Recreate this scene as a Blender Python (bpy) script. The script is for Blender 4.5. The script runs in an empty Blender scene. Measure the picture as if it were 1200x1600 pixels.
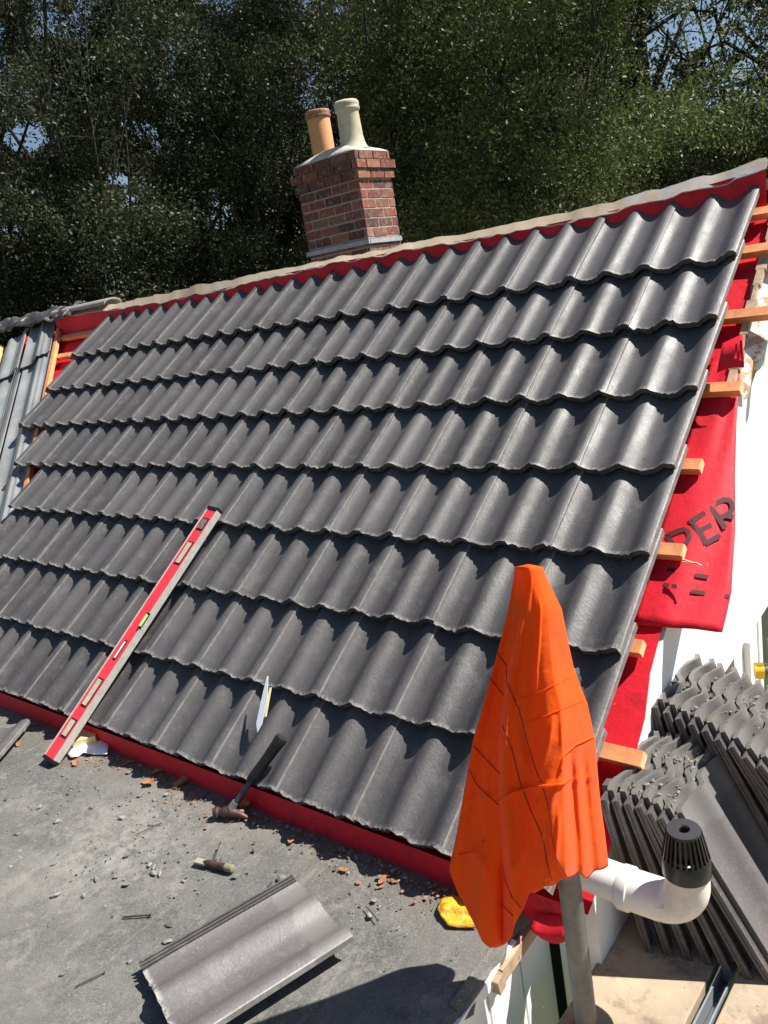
import bpy, bmesh, math, random
import numpy as np
from mathutils import Vector, Matrix
random.seed(7); rng = np.random.default_rng(11)
S = bpy.context.scene
COL = S.collection

# ------------------------------------------------------------------ camera
F = 1254.33
CC = np.array([0.81258, -1.31567, 1.37950])
RR = np.array([[0.77989088, -0.03998742, 0.62463687],
               [0.60446314, 0.30714846, -0.73504022],
               [-0.16246389, 0.95082113, 0.26371321]])
cd = bpy.data.cameras.new("Camera"); cam = bpy.data.objects.new("camera", cd); COL.objects.link(cam)
M4 = Matrix([list(RR[0]) + [CC[0]], list(RR[1]) + [CC[1]], list(RR[2]) + [CC[2]], [0, 0, 0, 1]])
cam.matrix_world = M4
cd.sensor_fit = 'HORIZONTAL'; cd.sensor_width = 36.0; cd.lens = F / 1200 * 36.0
cd.clip_start = 0.05; cd.clip_end = 2000
S.camera = cam
S.render.resolution_x = 768; S.render.resolution_y = 1024

# ------------------------------------------------------------------ world, sun, exposure
SUN = Vector((0.58, 0.52, 1.0)).normalized()
elev = math.asin(SUN.z); az = math.atan2(SUN.x, SUN.y)
W = bpy.data.worlds.new("World"); S.world = W; W.use_nodes = True
nt = W.node_tree; bg = nt.nodes['Background']
sky = nt.nodes.new('ShaderNodeTexSky'); sky.sky_type = 'NISHITA'; sky.sun_disc = False
sky.sun_elevation = elev; sky.sun_rotation = az; sky.air_density = 1.0; sky.dust_density = 0.6
nt.links.new(sky.outputs[0], bg.inputs[0]); bg.inputs[1].default_value = 0.05
sl = bpy.data.lights.new("Sun", 'SUN'); sl.energy = 4.8; sl.angle = math.radians(0.53); sl.color = (1.0, 0.965, 0.90)
so = bpy.data.objects.new("sun", sl); COL.objects.link(so)
so.rotation_euler = SUN.to_track_quat('Z', 'Y').to_euler()
S.view_settings.view_transform = 'Standard'; S.view_settings.look = 'None'
S.view_settings.gamma = 1.0; S.view_settings.exposure = 0.95
S.render.engine = 'CYCLES'

# ------------------------------------------------------------------ survey helpers (photo measurements -> metres)
PITCH = 0.646392; CP, SP = math.cos(PITCH), math.sin(PITCH)
GA = 0.30697; CW = 0.30
UP = np.array([0, CP, SP]); NRM = np.array([0, -SP, CP])
def ray(x, y):
    d = RR @ np.array([(x - 600) / F, -(y - 800) / F, -1.0]); return d / np.linalg.norm(d)
def on(x, y, n, d):
    r = ray(x, y); n = np.array(n, float); return CC + (d - n @ CC) / (n @ r) * r
def onz(x, y, z): return on(x, y, (0, 0, 1), z)
def onroof(x, y, h=0.0): return on(x, y, NRM, h)
def proj(P):
    P = np.atleast_2d(P); d = (P - CC) @ RR
    return np.stack([600 + F * d[:, 0] / -d[:, 2], 800 - F * d[:, 1] / -d[:, 2]], 1)
def rf(x, v, h=0.0):      # roof coordinates -> world
    return np.array([x, 0, 0]) + v * UP + h * NRM
def V(p): return Vector((float(p[0]), float(p[1]), float(p[2])))

# ------------------------------------------------------------------ object helpers
def tag(o, label=None, cat=None, group=None, kind=None):
    if label: o['label'] = label
    if cat: o['category'] = cat
    if group: o['group'] = group
    if kind: o['kind'] = kind
    return o
def empty(name, loc=(0, 0, 0), rz=0.0):
    o = bpy.data.objects.new(name, None); COL.objects.link(o); o.location = loc; o.rotation_euler = (0, 0, rz)
    o.empty_display_size = 0.1; return o
def link(name, me, mat, parent=None, smooth=False):
    if mat is not None:
        for m in (mat if isinstance(mat, (list, tuple)) else [mat]): me.materials.append(m)
    if smooth:
        me.polygons.foreach_set('use_smooth', [True] * len(me.polygons))
    o = bpy.data.objects.new(name, me); COL.objects.link(o)
    if parent is not None:
        o.parent = parent
        o.matrix_parent_inverse = Matrix.Identity(4)
        L = Matrix.LocRotScale(parent.location, parent.rotation_euler, None)
        pp = parent
        M = Matrix.LocRotScale(pp.location, pp.rotation_euler, None) @ Matrix.Identity(4)
        q = pp.parent
        while q is not None:
            M = Matrix.LocRotScale(q.location, q.rotation_euler, None) @ M; q = q.parent
        o['__w'] = 1
        o.matrix_basis = M.inverted()          # meshes are written in world metres
        del o['__w']
    return o
class MB:
    """collects shapes into one mesh"""
    def __init__(s): s.v = []; s.f = []; s.uv = None
    def add(s, vs, fs):
        b = len(s.v); s.v += [tuple(map(float, p)) for p in vs]; s.f += [tuple(b + i for i in f) for f in fs]
    def box(s, o, a, b, c):
        """box from centre o with half vectors a,b,c"""
        o, a, b, c = map(lambda q: np.array(q, float), (o, a, b, c))
        P = [o + i * a + j * b + k * c for k in (-1, 1) for j in (-1, 1) for i in (-1, 1)]
        f = [(0, 2, 3, 1), (4, 5, 7, 6), (0, 1, 5, 4), (2, 6, 7, 3), (0, 4, 6, 2), (1, 3, 7, 5)]
        if np.dot(np.cross(a, b), c) < 0: f = [q[::-1] for q in f]
        s.add(P, f)
    def bar(s, p, q, w, h, up=(0, 0, 1)):
        p = np.array(p, float); q = np.array(q, float); d = q - p; L = np.linalg.norm(d); d /= L
        up = np.array(up, float); sd = np.cross(d, up); sd /= np.linalg.norm(sd); u = np.cross(sd, d)
        s.box((p + q) / 2, d * L / 2, sd * w / 2, u * h / 2)
    def tube(s, pts, rad, n=16, cap=True, hollow=0.0):
        pts = [np.array(p, float) for p in pts]; rad = rad if hasattr(rad, '__len__') else [rad] * len(pts)
        rings = []; ref = None
        for i, p in enumerate(pts):
            t = pts[min(i + 1, len(pts) - 1)] - pts[max(i - 1, 0)]; t /= (np.linalg.norm(t) + 1e-12)
            if ref is None:
                ref = np.array([0, 0, 1.0]) if abs(t[2]) < 0.9 else np.array([1.0, 0, 0])
            a = ref - t * (ref @ t); a /= np.linalg.norm(a); ref = a; b = np.cross(t, a)
            rings.append([p + rad[i] * (math.cos(2 * math.pi * k / n) * a + math.sin(2 * math.pi * k / n) * b) for k in range(n)])
        vs = [q for r in rings for q in r]; fs = []
        for i in range(len(pts) - 1):
            for k in range(n):
                k2 = (k + 1) % n; fs.append((i * n + k, i * n + k2, (i + 1) * n + k2, (i + 1) * n + k))
        if cap:
            fs.append(tuple(range(n))[::-1]); fs.append(tuple((len(pts) - 1) * n + k for k in range(n)))
        s.add(vs, fs)
    def lathe(s, c, prof, n=32, axis=(0, 0, 1)):
        """prof: (radius, height) list round axis at c, open ends unless radius 0"""
        c = np.array(c, float); z = np.array(axis, float); z /= np.linalg.norm(z)
        a = np.cross(z, [0, 1, 0.01]); a /= np.linalg.norm(a); b = np.cross(z, a)
        vs = []; fs = []
        for r, h in prof:
            for k in range(n):
                t = 2 * math.pi * k / n; vs.append(c + z * h + r * (math.cos(t) * a + math.sin(t) * b))
        for i in range(len(prof) - 1):
            for k in range(n):
                k2 = (k + 1) % n; fs.append((i * n + k, i * n + k2, (i + 1) * n + k2, (i + 1) * n + k))
        s.add(vs, fs)
    def grid(s, P):
        """P: array (m,n,3)"""
        m, n = P.shape[:2]; b = [tuple(p) for p in P.reshape(-1, 3)]
        s.add(b, [(i * n + j, i * n + j + 1, (i + 1) * n + j + 1, (i + 1) * n + j) for i in range(m - 1) for j in range(n - 1)])
    def slab(s, P, t):
        """sheet P (m,n,3) given thickness vector t (3,) or (m,n,3)"""
        m, n = P.shape[:2]; Q = P + t
        vs = np.concatenate([P.reshape(-1, 3), Q.reshape(-1, 3)]); N_ = m * n; fs = []
        for i in range(m - 1):
            for j in range(n - 1):
                a = (i * n + j, i * n + j + 1, (i + 1) * n + j + 1, (i + 1) * n + j)
                fs.append(a); fs.append(tuple(N_ + k for k in a[::-1]))
        bd = [j for j in range(n)] + [i * n + n - 1 for i in range(1, m)] + [(m - 1) * n + j for j in range(n - 2, -1, -1)] + [i * n for i in range(m - 2, 0, -1)]
        for k in range(len(bd)):
            a, b = bd[k], bd[(k + 1) % len(bd)]; fs.append((b, a, N_ + a, N_ + b))
        s.add(vs, fs)
    def mesh(s, name):
        me = bpy.data.meshes.new(name); me.from_pydata(s.v, [], s.f); me.update(); return me
    def build(s, name, mat, parent=None, smooth=False, bevel=0.0, auto=None):
        me = s.mesh(name)
        if bevel or auto is not None:
            bm = bmesh.new(); bm.from_mesh(me)
            if bevel:
                bmesh.ops.bevel(bm, geom=[e for e in bm.edges if len(e.link_faces) == 2 and e.calc_face_angle(0) > 0.6], offset=bevel, segments=2, affect='EDGES', profile=0.5)
            bm.normal_update()
            if auto is not None:
                for e in bm.edges: e.smooth = (len(e.link_faces) == 2 and e.calc_face_angle(0) < auto)
            bm.to_mesh(me); bm.free(); smooth = smooth or auto is not None
        return link(name, me, mat, parent, smooth)

# ------------------------------------------------------------------ materials
def mat(name, col, rough=0.6, var=0.0, vscale=8.0, col2=None, spec=0.5, bump=0.0, bscale=60.0, metal=0.0, speck=None, detail=5.0, trans=0.0, stain=None, coord='Object'):
    m = bpy.data.materials.new(name); m.use_nodes = True; t = m.node_tree; N = t.nodes; L = t.links
    p = N['Principled BSDF']; p.inputs['Roughness'].default_value = rough
    p.inputs['Metallic'].default_value = metal; p.inputs['Specular IOR Level'].default_value = spec
    tc = N.new('ShaderNodeTexCoord'); out = None
    c1 = (*col, 1); p.inputs['Base Color'].default_value = c1
    cur = None
    def noise(sc, det=detail, rg=0.6):
        n = N.new('ShaderNodeTexNoise'); n.inputs['Scale'].default_value = sc; n.inputs['Detail'].default_value = det
        n.inputs['Roughness'].default_value = rg; L.new(tc.outputs[coord], n.inputs['Vector']); return n
    def ramp(src, a, b):
        r = N.new('ShaderNodeMapRange'); r.inputs[1].default_value = a; r.inputs[2].default_value = b; r.clamp = True
        L.new(src, r.inputs[0]); return r.outputs[0]
    def mix(f, a, b):
        x = N.new('ShaderNodeMix'); x.data_type = 'RGBA'
        if hasattr(f, 'is_linked'): L.new(f, x.inputs[0])
        else: x.inputs[0].default_value = f
        for v, i in ((a, 6), (b, 7)):
            if hasattr(v, 'is_linked'): L.new(v, x.inputs[i])
            else: x.inputs[i].default_value = v
        return x.outputs[2]
    cur = c1
    if var or col2:
        c2 = (*(col2 if col2 else [min(1, c * (1 + var)) for c in col]), 1)
        c0 = (*[c * (1 - var) for c in col], 1)
        n = noise(vscale); cur = mix(ramp(n.outputs[0], 0.35, 0.65), c0, c2)
    if stain:      # (colour, scale, lo, hi)
        for sc_, s0, lo, hi in stain:
            n = noise(s0, 6, 0.7); cur = mix(ramp(n.outputs[0], lo, hi), cur, (*sc_, 1))
    if speck:      # (colour, scale, threshold)
        for sc_, s0, th in speck:
            v = N.new('ShaderNodeTexVoronoi'); v.inputs['Scale'].default_value = s0; L.new(tc.outputs[coord], v.inputs['Vector'])
            n = noise(s0 * 0.13, 2); mm = N.new('ShaderNodeMath'); mm.operation = 'MULTIPLY'
            L.new(ramp(v.outputs[0], th, th * 0.6), mm.inputs[0]); L.new(ramp(n.outputs[0], 0.45, 0.6), mm.inputs[1])
            cur = mix(mm.outputs[0], cur, (*sc_, 1))
    if hasattr(cur, 'is_linked'): L.new(cur, p.inputs['Base Color'])
    if bump:
        n = noise(bscale, 6, 0.65); b = N.new('ShaderNodeBump'); b.inputs['Strength'].default_value = 1.0
        b.inputs['Distance'].default_value = bump; L.new(n.outputs[0], b.inputs['Height']); L.new(b.outputs[0], p.inputs['Normal'])
    if trans:
        tr = N.new('ShaderNodeBsdfTranslucent'); ms = N.new('ShaderNodeMixShader'); ms.inputs[0].default_value = trans
        if hasattr(cur, 'is_linked'): L.new(cur, tr.inputs[0])
        else: tr.inputs[0].default_value = c1
        L.new(p.outputs[0], ms.inputs[1]); L.new(tr.outputs[0], ms.inputs[2]); L.new(ms.outputs[0], N['Material Output'].inputs[0])
    m['_cur'] = 1; del m['_cur']
    return m

def tile_material(name, base, light, head=None):
    """concrete tile: per tile tint, worn pale rim on the lower edge, sunlit side edge painted pale, mortar flecks, dusty patches"""
    m = bpy.data.materials.new(name); m.use_nodes = True; t = m.node_tree; N = t.nodes; L = t.links
    p = N['Principled BSDF']; p.inputs['Specular IOR Level'].default_value = 0.5
    tc = N.new('ShaderNodeTexCoord'); uv = N.new('ShaderNodeUVMap'); uv.uv_map = 'UVMap'
    at = N.new('ShaderNodeAttribute'); at.attribute_name = 'tint'
    def noise(sc, det=5, rg=0.6, vec=None):
        n = N.new('ShaderNodeTexNoise'); n.inputs['Scale'].default_value = sc; n.inputs['Detail'].default_value = det; n.inputs['Roughness'].default_value = rg
        L.new(vec if vec is not None else tc.outputs['Object'], n.inputs['Vector']); return n.outputs[0]
    def rng_(src, a, b, c=0, d=1):
        r = N.new('ShaderNodeMapRange'); r.inputs[1].default_value = a; r.inputs[2].default_value = b; r.inputs[3].default_value = c; r.inputs[4].default_value = d
        L.new(src, r.inputs[0]); return r.outputs[0]
    def mul(a, b, op='MULTIPLY'):
        x = N.new('ShaderNodeMath'); x.operation = op
        for v, i in ((a, 0), (b, 1)):
            if hasattr(v, 'is_linked'): L.new(v, x.inputs[i])
            else: x.inputs[i].default_value = v
        return x.outputs[0]
    def mix(f, a, b):
        x = N.new('ShaderNodeMix'); x.data_type = 'RGBA'; L.new(f, x.inputs[0])
        for v, i in ((a, 6), (b, 7)):
            if hasattr(v, 'is_linked'): L.new(v, x.inputs[i])
            else: x.inputs[i].default_value = (*v, 1)
        return x.outputs[2]
    sep = N.new('ShaderNodeSeparateXYZ'); L.new(uv.outputs[0], sep.inputs[0])
    c = mix(rng_(noise(5), 0.3, 0.7), [b * 0.82 for b in base], [b * 1.2 for b in base])
    c = mix(rng_(at.outputs['Fac'], 0, 1), c, [b * 1.6 for b in base])
    fine = noise(150, 4, 0.9); c = mix(rng_(fine, 0.50, 0.70, 0, 0.38), c, light); c = mix(rng_(noise(170, 4, 0.9), 0.5, 0.34, 0, 0.35), c, [b * 0.4 for b in base])
    # long streaks running down the tile
    mp = N.new('ShaderNodeMapping'); mp.inputs['Scale'].default_value = (60, 4, 4); L.new(uv.outputs[0], mp.inputs[0])
    c = mix(rng_(noise(1.0, 4, 0.6, mp.outputs[0]), 0.52, 0.8, 0, 0.45), c, [b * 1.9 for b in base])
    c = mix(rng_(noise(9, 8, 0.85), 0.53, 0.66, 0, 0.55), c, light)
    # flecks
    for sc, th in ((90, 0.16), (38, 0.09)):
        v = N.new('ShaderNodeTexVoronoi'); v.inputs['Scale'].default_value = sc; L.new(tc.outputs['Object'], v.inputs['Vector'])
        f = mul(rng_(v.outputs[0], th, th * 0.5), rng_(noise(sc * 0.11, 3), 0.5, 0.62))
        c = mix(f, c, [min(1, l * 1.4) for l in light])
    v = N.new('ShaderNodeTexVoronoi'); v.inputs['Scale'].default_value = 21; L.new(tc.outputs['Object'], v.inputs['Vector'])
    c = mix(mul(rng_(v.outputs[0], 0.07, 0.04), rng_(noise(3.1, 3), 0.55, 0.6)), c, (0.012, 0.010, 0.009))
    # worn lower edge; on the side edge the sunlit joint line is painted in
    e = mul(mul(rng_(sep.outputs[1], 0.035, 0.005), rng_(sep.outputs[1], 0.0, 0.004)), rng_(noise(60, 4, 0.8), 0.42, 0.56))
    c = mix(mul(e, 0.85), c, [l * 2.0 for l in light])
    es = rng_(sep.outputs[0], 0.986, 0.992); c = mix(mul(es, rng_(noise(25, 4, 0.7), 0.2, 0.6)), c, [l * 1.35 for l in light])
    if head:
        hv = mul(sep.outputs[1], mul(rng_(noise(7, 4, 0.6), 0.3, 0.7, -0.06, 0.06), 1.0), 'ADD')
        c = mix(rng_(hv, 0.80, 0.83, 0, 0.75), c, head)
    L.new(c, p.inputs['Base Color'])
    L.new(rng_(noise(12, 4), 0.3, 0.7, 0.35, 0.55), p.inputs['Roughness'])
    b = N.new('ShaderNodeBump'); b.inputs['Distance'].default_value = 0.0009; b.inputs['Strength'].default_value = 0.9
    L.new(mul(fine, noise(60, 5, 0.7), 'ADD'), b.inputs['Height']); L.new(b.outputs[0], p.inputs['Normal'])
    return m

M = {}
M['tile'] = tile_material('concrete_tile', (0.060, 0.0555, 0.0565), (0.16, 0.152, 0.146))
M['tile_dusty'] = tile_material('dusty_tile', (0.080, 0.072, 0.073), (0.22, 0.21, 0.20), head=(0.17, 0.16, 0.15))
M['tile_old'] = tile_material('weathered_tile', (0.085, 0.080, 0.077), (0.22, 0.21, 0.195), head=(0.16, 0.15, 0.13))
M['red'] = mat('red_underlay', (0.66, 0.012, 0.028), 0.62, 0.10, 6, spec=0.3, bump=0.004, bscale=11, stain=[((0.42, 0.012, 0.02), 18, 0.52, 0.7), ((0.62, 0.16, 0.13), 45, 0.64, 0.70)])
M['redp'] = mat('underlay_print', (0.075, 0.008, 0.012), 0.7)
M['batten'] = mat('orange_treated_batten', (0.70, 0.28, 0.11), 0.7, 0.2, 14, bump=0.0008, bscale=120, stain=[((0.45, 0.10, 0.03), 30, 0.6, 0.75)])
M['batten_end'] = mat('sawn_batten_end', (0.78, 0.47, 0.26), 0.8, 0.15, 60)
M['cream'] = mat('cream_ridge_felt', (0.42, 0.33, 0.24), 0.7, 0.12, 3, bump=0.002, bscale=14, stain=[((0.42, 0.40, 0.41), 2.2, 0.5, 0.62), ((0.22, 0.15, 0.10), 22, 0.68, 0.74)])
M['white'] = mat('white_wall_paint', (0.84, 0.83, 0.80), 0.75, 0.03, 5, bump=0.003, bscale=28, stain=[((0.55, 0.52, 0.46), 60, 0.70, 0.76)])
M['boardw'] = mat('white_cladding', (0.82, 0.82, 0.80), 0.5, 0.02, 5, stain=[((0.5, 0.46, 0.4), 35, 0.70, 0.76)])
M['oldwood'] = mat('flaking_barge_board', (0.78, 0.74, 0.68), 0.8, 0.1, 20, bump=0.004, bscale=30, stain=[((0.50, 0.33, 0.19), 9, 0.50, 0.54), ((0.16, 0.12, 0.09), 24, 0.66, 0.70)])
M['rawwood'] = mat('bare_timber', (0.42, 0.30, 0.20), 0.85, 0.25, 20, bump=0.002, bscale=60, stain=[((0.12, 0.08, 0.05), 30, 0.6, 0.7)])
M['deck'] = None
M['steel'] = mat('galvanised_steel', (0.17, 0.173, 0.168), 0.5, 0.2, 20, metal=0.55, bump=0.0006, bscale=90, stain=[((0.10, 0.10, 0.09), 14, 0.55, 0.75)])
M['alu'] = mat('aluminium_edge', (0.52, 0.50, 0.44), 0.6, 0.1, 40, metal=0.1, stain=[((0.25, 0.2, 0.14), 50, 0.6, 0.7)])
M['levelred'] = mat('level_red_paint', (0.78, 0.045, 0.065), 0.42, 0.12, 25, stain=[((0.72, 0.42, 0.36), 70, 0.64, 0.72)])
M['black'] = mat('black_plastic', (0.012, 0.012, 0.013), 0.32, bump=0.0002, bscale=200)
M['rubber'] = mat('black_rubber', (0.007, 0.007, 0.008), 0.6, bump=0.0008, bscale=300, speck=[((0.25, 0.24, 0.22), 300, 0.2)])
M['vial'] = mat('vial_yellow', (0.55, 0.50, 0.28), 0.2)
M['vialg'] = mat('vial_green', (0.38, 0.72, 0.20), 0.2)
M['vialc'] = mat('vial_window', (0.50, 0.44, 0.33), 0.3, 0.2, 30)
M['tealsteel'] = mat('blued_shaft', (0.045, 0.085, 0.095), 0.4, 0.2, 40, metal=0.4)
M['rust'] = mat('brown_forged_steel', (0.10, 0.058, 0.045), 0.5, 0.35, 40, metal=0.5, bump=0.0006, bscale=90)
M['dullsteel'] = mat('worn_steel', (0.30, 0.27, 0.24), 0.45, 0.3, 70, metal=0.5)
M['pvc'] = mat('white_soil_pipe', (0.80, 0.76, 0.70), 0.38, 0.04, 8, stain=[((0.30, 0.26, 0.22), 26, 0.60, 0.66), ((0.60, 0.56, 0.5), 6, 0.5, 0.7)])
M['hivis'] = None
M['thread'] = mat('dark_stitching', (0.10, 0.012, 0.006), 0.8)
M['yellow'] = mat('yellow_coated_cloth', (0.72, 0.36, 0.025), 0.35, 0.2, 30, bump=0.010, bscale=28, stain=[((0.35, 0.20, 0.05), 40, 0.58, 0.66)])
M['paper'] = mat('white_paper', (0.82, 0.83, 0.86), 0.7)
M['foam'] = mat('cream_foam', (0.80, 0.66, 0.34), 0.8, 0.1, 30, bump=0.001, bscale=90)
M['leaf'] = mat('dead_leaf', (0.40, 0.175, 0.075), 0.75, 0.35, 40, trans=0.15)
M['rubble'] = mat('grit', (0.17, 0.168, 0.16), 0.85, 0.7, 9, bump=0.001, bscale=150)
M['rubbleo'] = mat('terracotta_scrap', (0.62, 0.16, 0.06), 0.85, 0.2, 40)
M['moss'] = mat('brown_leaf_litter', (0.23, 0.12, 0.07), 0.9, 0.5, 60)
M['boards'] = mat('scaffold_board', (0.40, 0.31, 0.215), 0.85, 0.14, 5, bump=0.0015, bscale=40, stain=[((0.22, 0.165, 0.115), 7, 0.52, 0.62), ((0.48, 0.38, 0.27), 16, 0.58, 0.72), ((0.10, 0.07, 0.05), 60, 0.64, 0.68)])
M['ply'] = mat('yellow_plywood', (0.62, 0.47, 0.22), 0.8, 0.1, 4)
M['greysheet'] = mat('weathered_sheet', (0.21, 0.22, 0.225), 0.5, 0.22, 3.5, bump=0.001, bscale=60, stain=[((0.30, 0.28, 0.23), 5, 0.55, 0.7), ((0.09, 0.09, 0.09), 12, 0.62, 0.75)], speck=[((0.45, 0.44, 0.4), 60, 0.15)])
M['darkfelt'] = mat('torn_dark_felt', (0.05, 0.05, 0.055), 0.7, 0.4, 14, bump=0.008, bscale=18, stain=[((0.5, 0.42, 0.38), 7, 0.56, 0.62)])
M['glass'] = mat('dark_window_glass', (0.02, 0.024, 0.022), 0.05, spec=0.8)
M['bark'] = mat('bark', (0.035, 0.030, 0.024), 0.9, 0.4, 8, bump=0.01, bscale=12)
M['ground'] = mat('grass_ground', (0.07, 0.09, 0.04), 0.95, 0.4, 0.8)
M['green'] = mat('green_painted_tube', (0.07, 0.085, 0.06), 0.55, 0.2, 20)
M['caul'] = mat('yellow_end_cap', (0.85, 0.52, 0.03), 0.5)

def deck_material():
    m = bpy.data.materials.new('mineral_roofing_felt'); m.use_nodes = True; t = m.node_tree; N = t.nodes; L = t.links
    p = N['Principled BSDF']; p.inputs['Roughness'].default_value = 0.85; p.inputs['Specular IOR Level'].default_value = 0.3
    tc = N.new('ShaderNodeTexCoord').outputs['Object']
    def noise(sc, det=5, rg=0.6, vec=None):
        n = N.new('ShaderNodeTexNoise'); n.inputs['Scale'].default_value = sc; n.inputs['Detail'].default_value = det; n.inputs['Roughness'].default_value = rg
        L.new(vec if vec is not None else tc, n.inputs['Vector']); return n.outputs[0]
    def R(src, a, b, c=0, d=1):
        r = N.new('ShaderNodeMapRange'); r.inputs[1].default_value = a; r.inputs[2].default_value = b; r.inputs[3].default_value = c; r.inputs[4].default_value = d
        L.new(src, r.inputs[0]); return r.outputs[0]
    def mix(f, a, b):
        x = N.new('ShaderNodeMix'); x.data_type = 'RGBA'; L.new(f, x.inputs[0])
        for v, i in ((a, 6), (b, 7)):
            if hasattr(v, 'is_linked'): L.new(v, x.inputs[i])
            else: x.inputs[i].default_value = (*v, 1)
        return x.outputs[2]
    c = mix(R(noise(2.5, 8, 0.7), 0.40, 0.60), (0.068, 0.071, 0.067), (0.175, 0.168, 0.152))
    mp = N.new('ShaderNodeMapping'); mp.inputs['Rotation'].default_value = (0, 0, 0.9); mp.inputs['Scale'].default_value = (34, 5, 5); L.new(tc, mp.inputs[0])
    c = mix(R(noise(1, 5, 0.7, mp.outputs[0]), 0.57, 0.68, 0, 0.4), c, (0.34, 0.33, 0.30))
    c = mix(R(noise(7, 8, 0.85), 0.52, 0.62, 0, 0.7), c, (0.30, 0.285, 0.25))
    c = mix(R(noise(4.3, 8, 0.85), 0.54, 0.62, 0, 0.6), c, (0.06, 0.063, 0.06))
    c = mix(R(noise(120, 4, 0.8), 0.55, 0.68, 0, 0.6), c, (0.36, 0.345, 0.32))
    sx = N.new('ShaderNodeSeparateXYZ'); L.new(tc, sx.inputs[0])
    def M2(op, a, b):
        q = N.new('ShaderNodeMath'); q.operation = op
        for v_, i_ in ((a, 0), (b, 1)):
            if hasattr(v_, 'is_linked'): L.new(v_, q.inputs[i_])
            else: q.inputs[i_].default_value = v_
        return q.outputs[0]
    # brown silt that has collected below the eaves, and a patch of mortar dust where the tiles were cut
    silt = M2('MULTIPLY', R(sx.outputs[1], -0.20, -0.03), R(noise(11, 7, 0.8), 0.42, 0.58)); c = mix(M2('MULTIPLY', silt, 0.75), c, (0.20, 0.145, 0.10))
    vd = N.new('ShaderNodeVectorMath'); vd.operation = 'DISTANCE'; L.new(tc, vd.inputs[0]); vd.inputs[1].default_value = (-1.32, -0.33, -0.10)
    dust = M2('MULTIPLY', R(vd.outputs['Value'], 0.42, 0.05), R(noise(16, 8, 0.85), 0.44, 0.58)); c = mix(M2('MULTIPLY', dust, 0.8), c, (0.38, 0.35, 0.31))
    c = mix(R(noise(380, 3, 0.8), 0.42, 0.72, 0, 0.7), c, (0.30, 0.29, 0.27))
    c = mix(R(noise(520, 2, 0.8), 0.55, 0.7, 0, 0.75), c, (0.025, 0.026, 0.025))
    c = mix(R(noise(9, 8, 0.85), 0.62, 0.68, 0, 0.7), c, (0.24, 0.14, 0.085))
    v = N.new('ShaderNodeTexVoronoi'); v.inputs['Scale'].default_value = 75; L.new(tc, v.inputs['Vector'])
    mm = N.new('ShaderNodeMath'); mm.operation = 'MULTIPLY'; L.new(R(v.outputs[0], 0.20, 0.08), mm.inputs[0]); L.new(R(noise(9, 3), 0.5, 0.6), mm.inputs[1])
    c = mix(mm.outputs[0], c, (0.32, 0.31, 0.28))
    L.new(c, p.inputs['Base Color'])
    b = N.new('ShaderNodeBump'); b.inputs['Distance'].default_value = 0.003; b.inputs['Strength'].default_value = 1
    ad = N.new('ShaderNodeMath'); ad.operation = 'ADD'; L.new(noise(380, 3, 0.8), ad.inputs[0]); L.new(noise(60, 8, 0.85), ad.inputs[1])
    L.new(ad.outputs[0], b.inputs['Height']); L.new(b.outputs[0], p.inputs['Normal'])
    return m
M['deck'] = deck_material()
def hivis_material():
    m = bpy.data.materials.new('orange_hi_vis_cloth'); m.use_nodes = True; t = m.node_tree; N = t.nodes; L = t.links
    p = N['Principled BSDF']; p.inputs['Roughness'].default_value = 0.75; p.inputs['Specular IOR Level'].default_value = 0.25
    col = (1.0, 0.165, 0.006, 1); p.inputs['Base Color'].default_value = col
    p.inputs['Sheen Weight'].default_value = 0.15
    tr = N.new('ShaderNodeBsdfTranslucent'); tr.inputs[0].default_value = (1.0, 0.045, 0.002, 1)
    ms = N.new('ShaderNodeMixShader'); ms.inputs[0].default_value = 0.50
    tc = N.new('ShaderNodeTexCoord'); n = N.new('ShaderNodeTexNoise'); n.inputs['Scale'].default_value = 16; n.inputs['Detail'].default_value = 4; L.new(tc.outputs['Object'], n.inputs['Vector'])
    b = N.new('ShaderNodeBump'); b.inputs['Distance'].default_value = 0.007; L.new(n.outputs[0], b.inputs['Height'])
    L.new(b.outputs[0], p.inputs['Normal'])
    L.new(p.outputs[0], ms.inputs[1]); L.new(tr.outputs[0], ms.inputs[2]); L.new(ms.outputs[0], N['Material Output'].inputs[0])
    return m
M['hivis'] = hivis_material()

# ------------------------------------------------------------------ ground
g = MB(); g.grid(np.array([[[x, y, -2.75] for x in np.linspace(-300, 300, 13)] for y in np.linspace(-300, 300, 13)]))
tag(g.build('ground', M['ground']), kind='structure')

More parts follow.
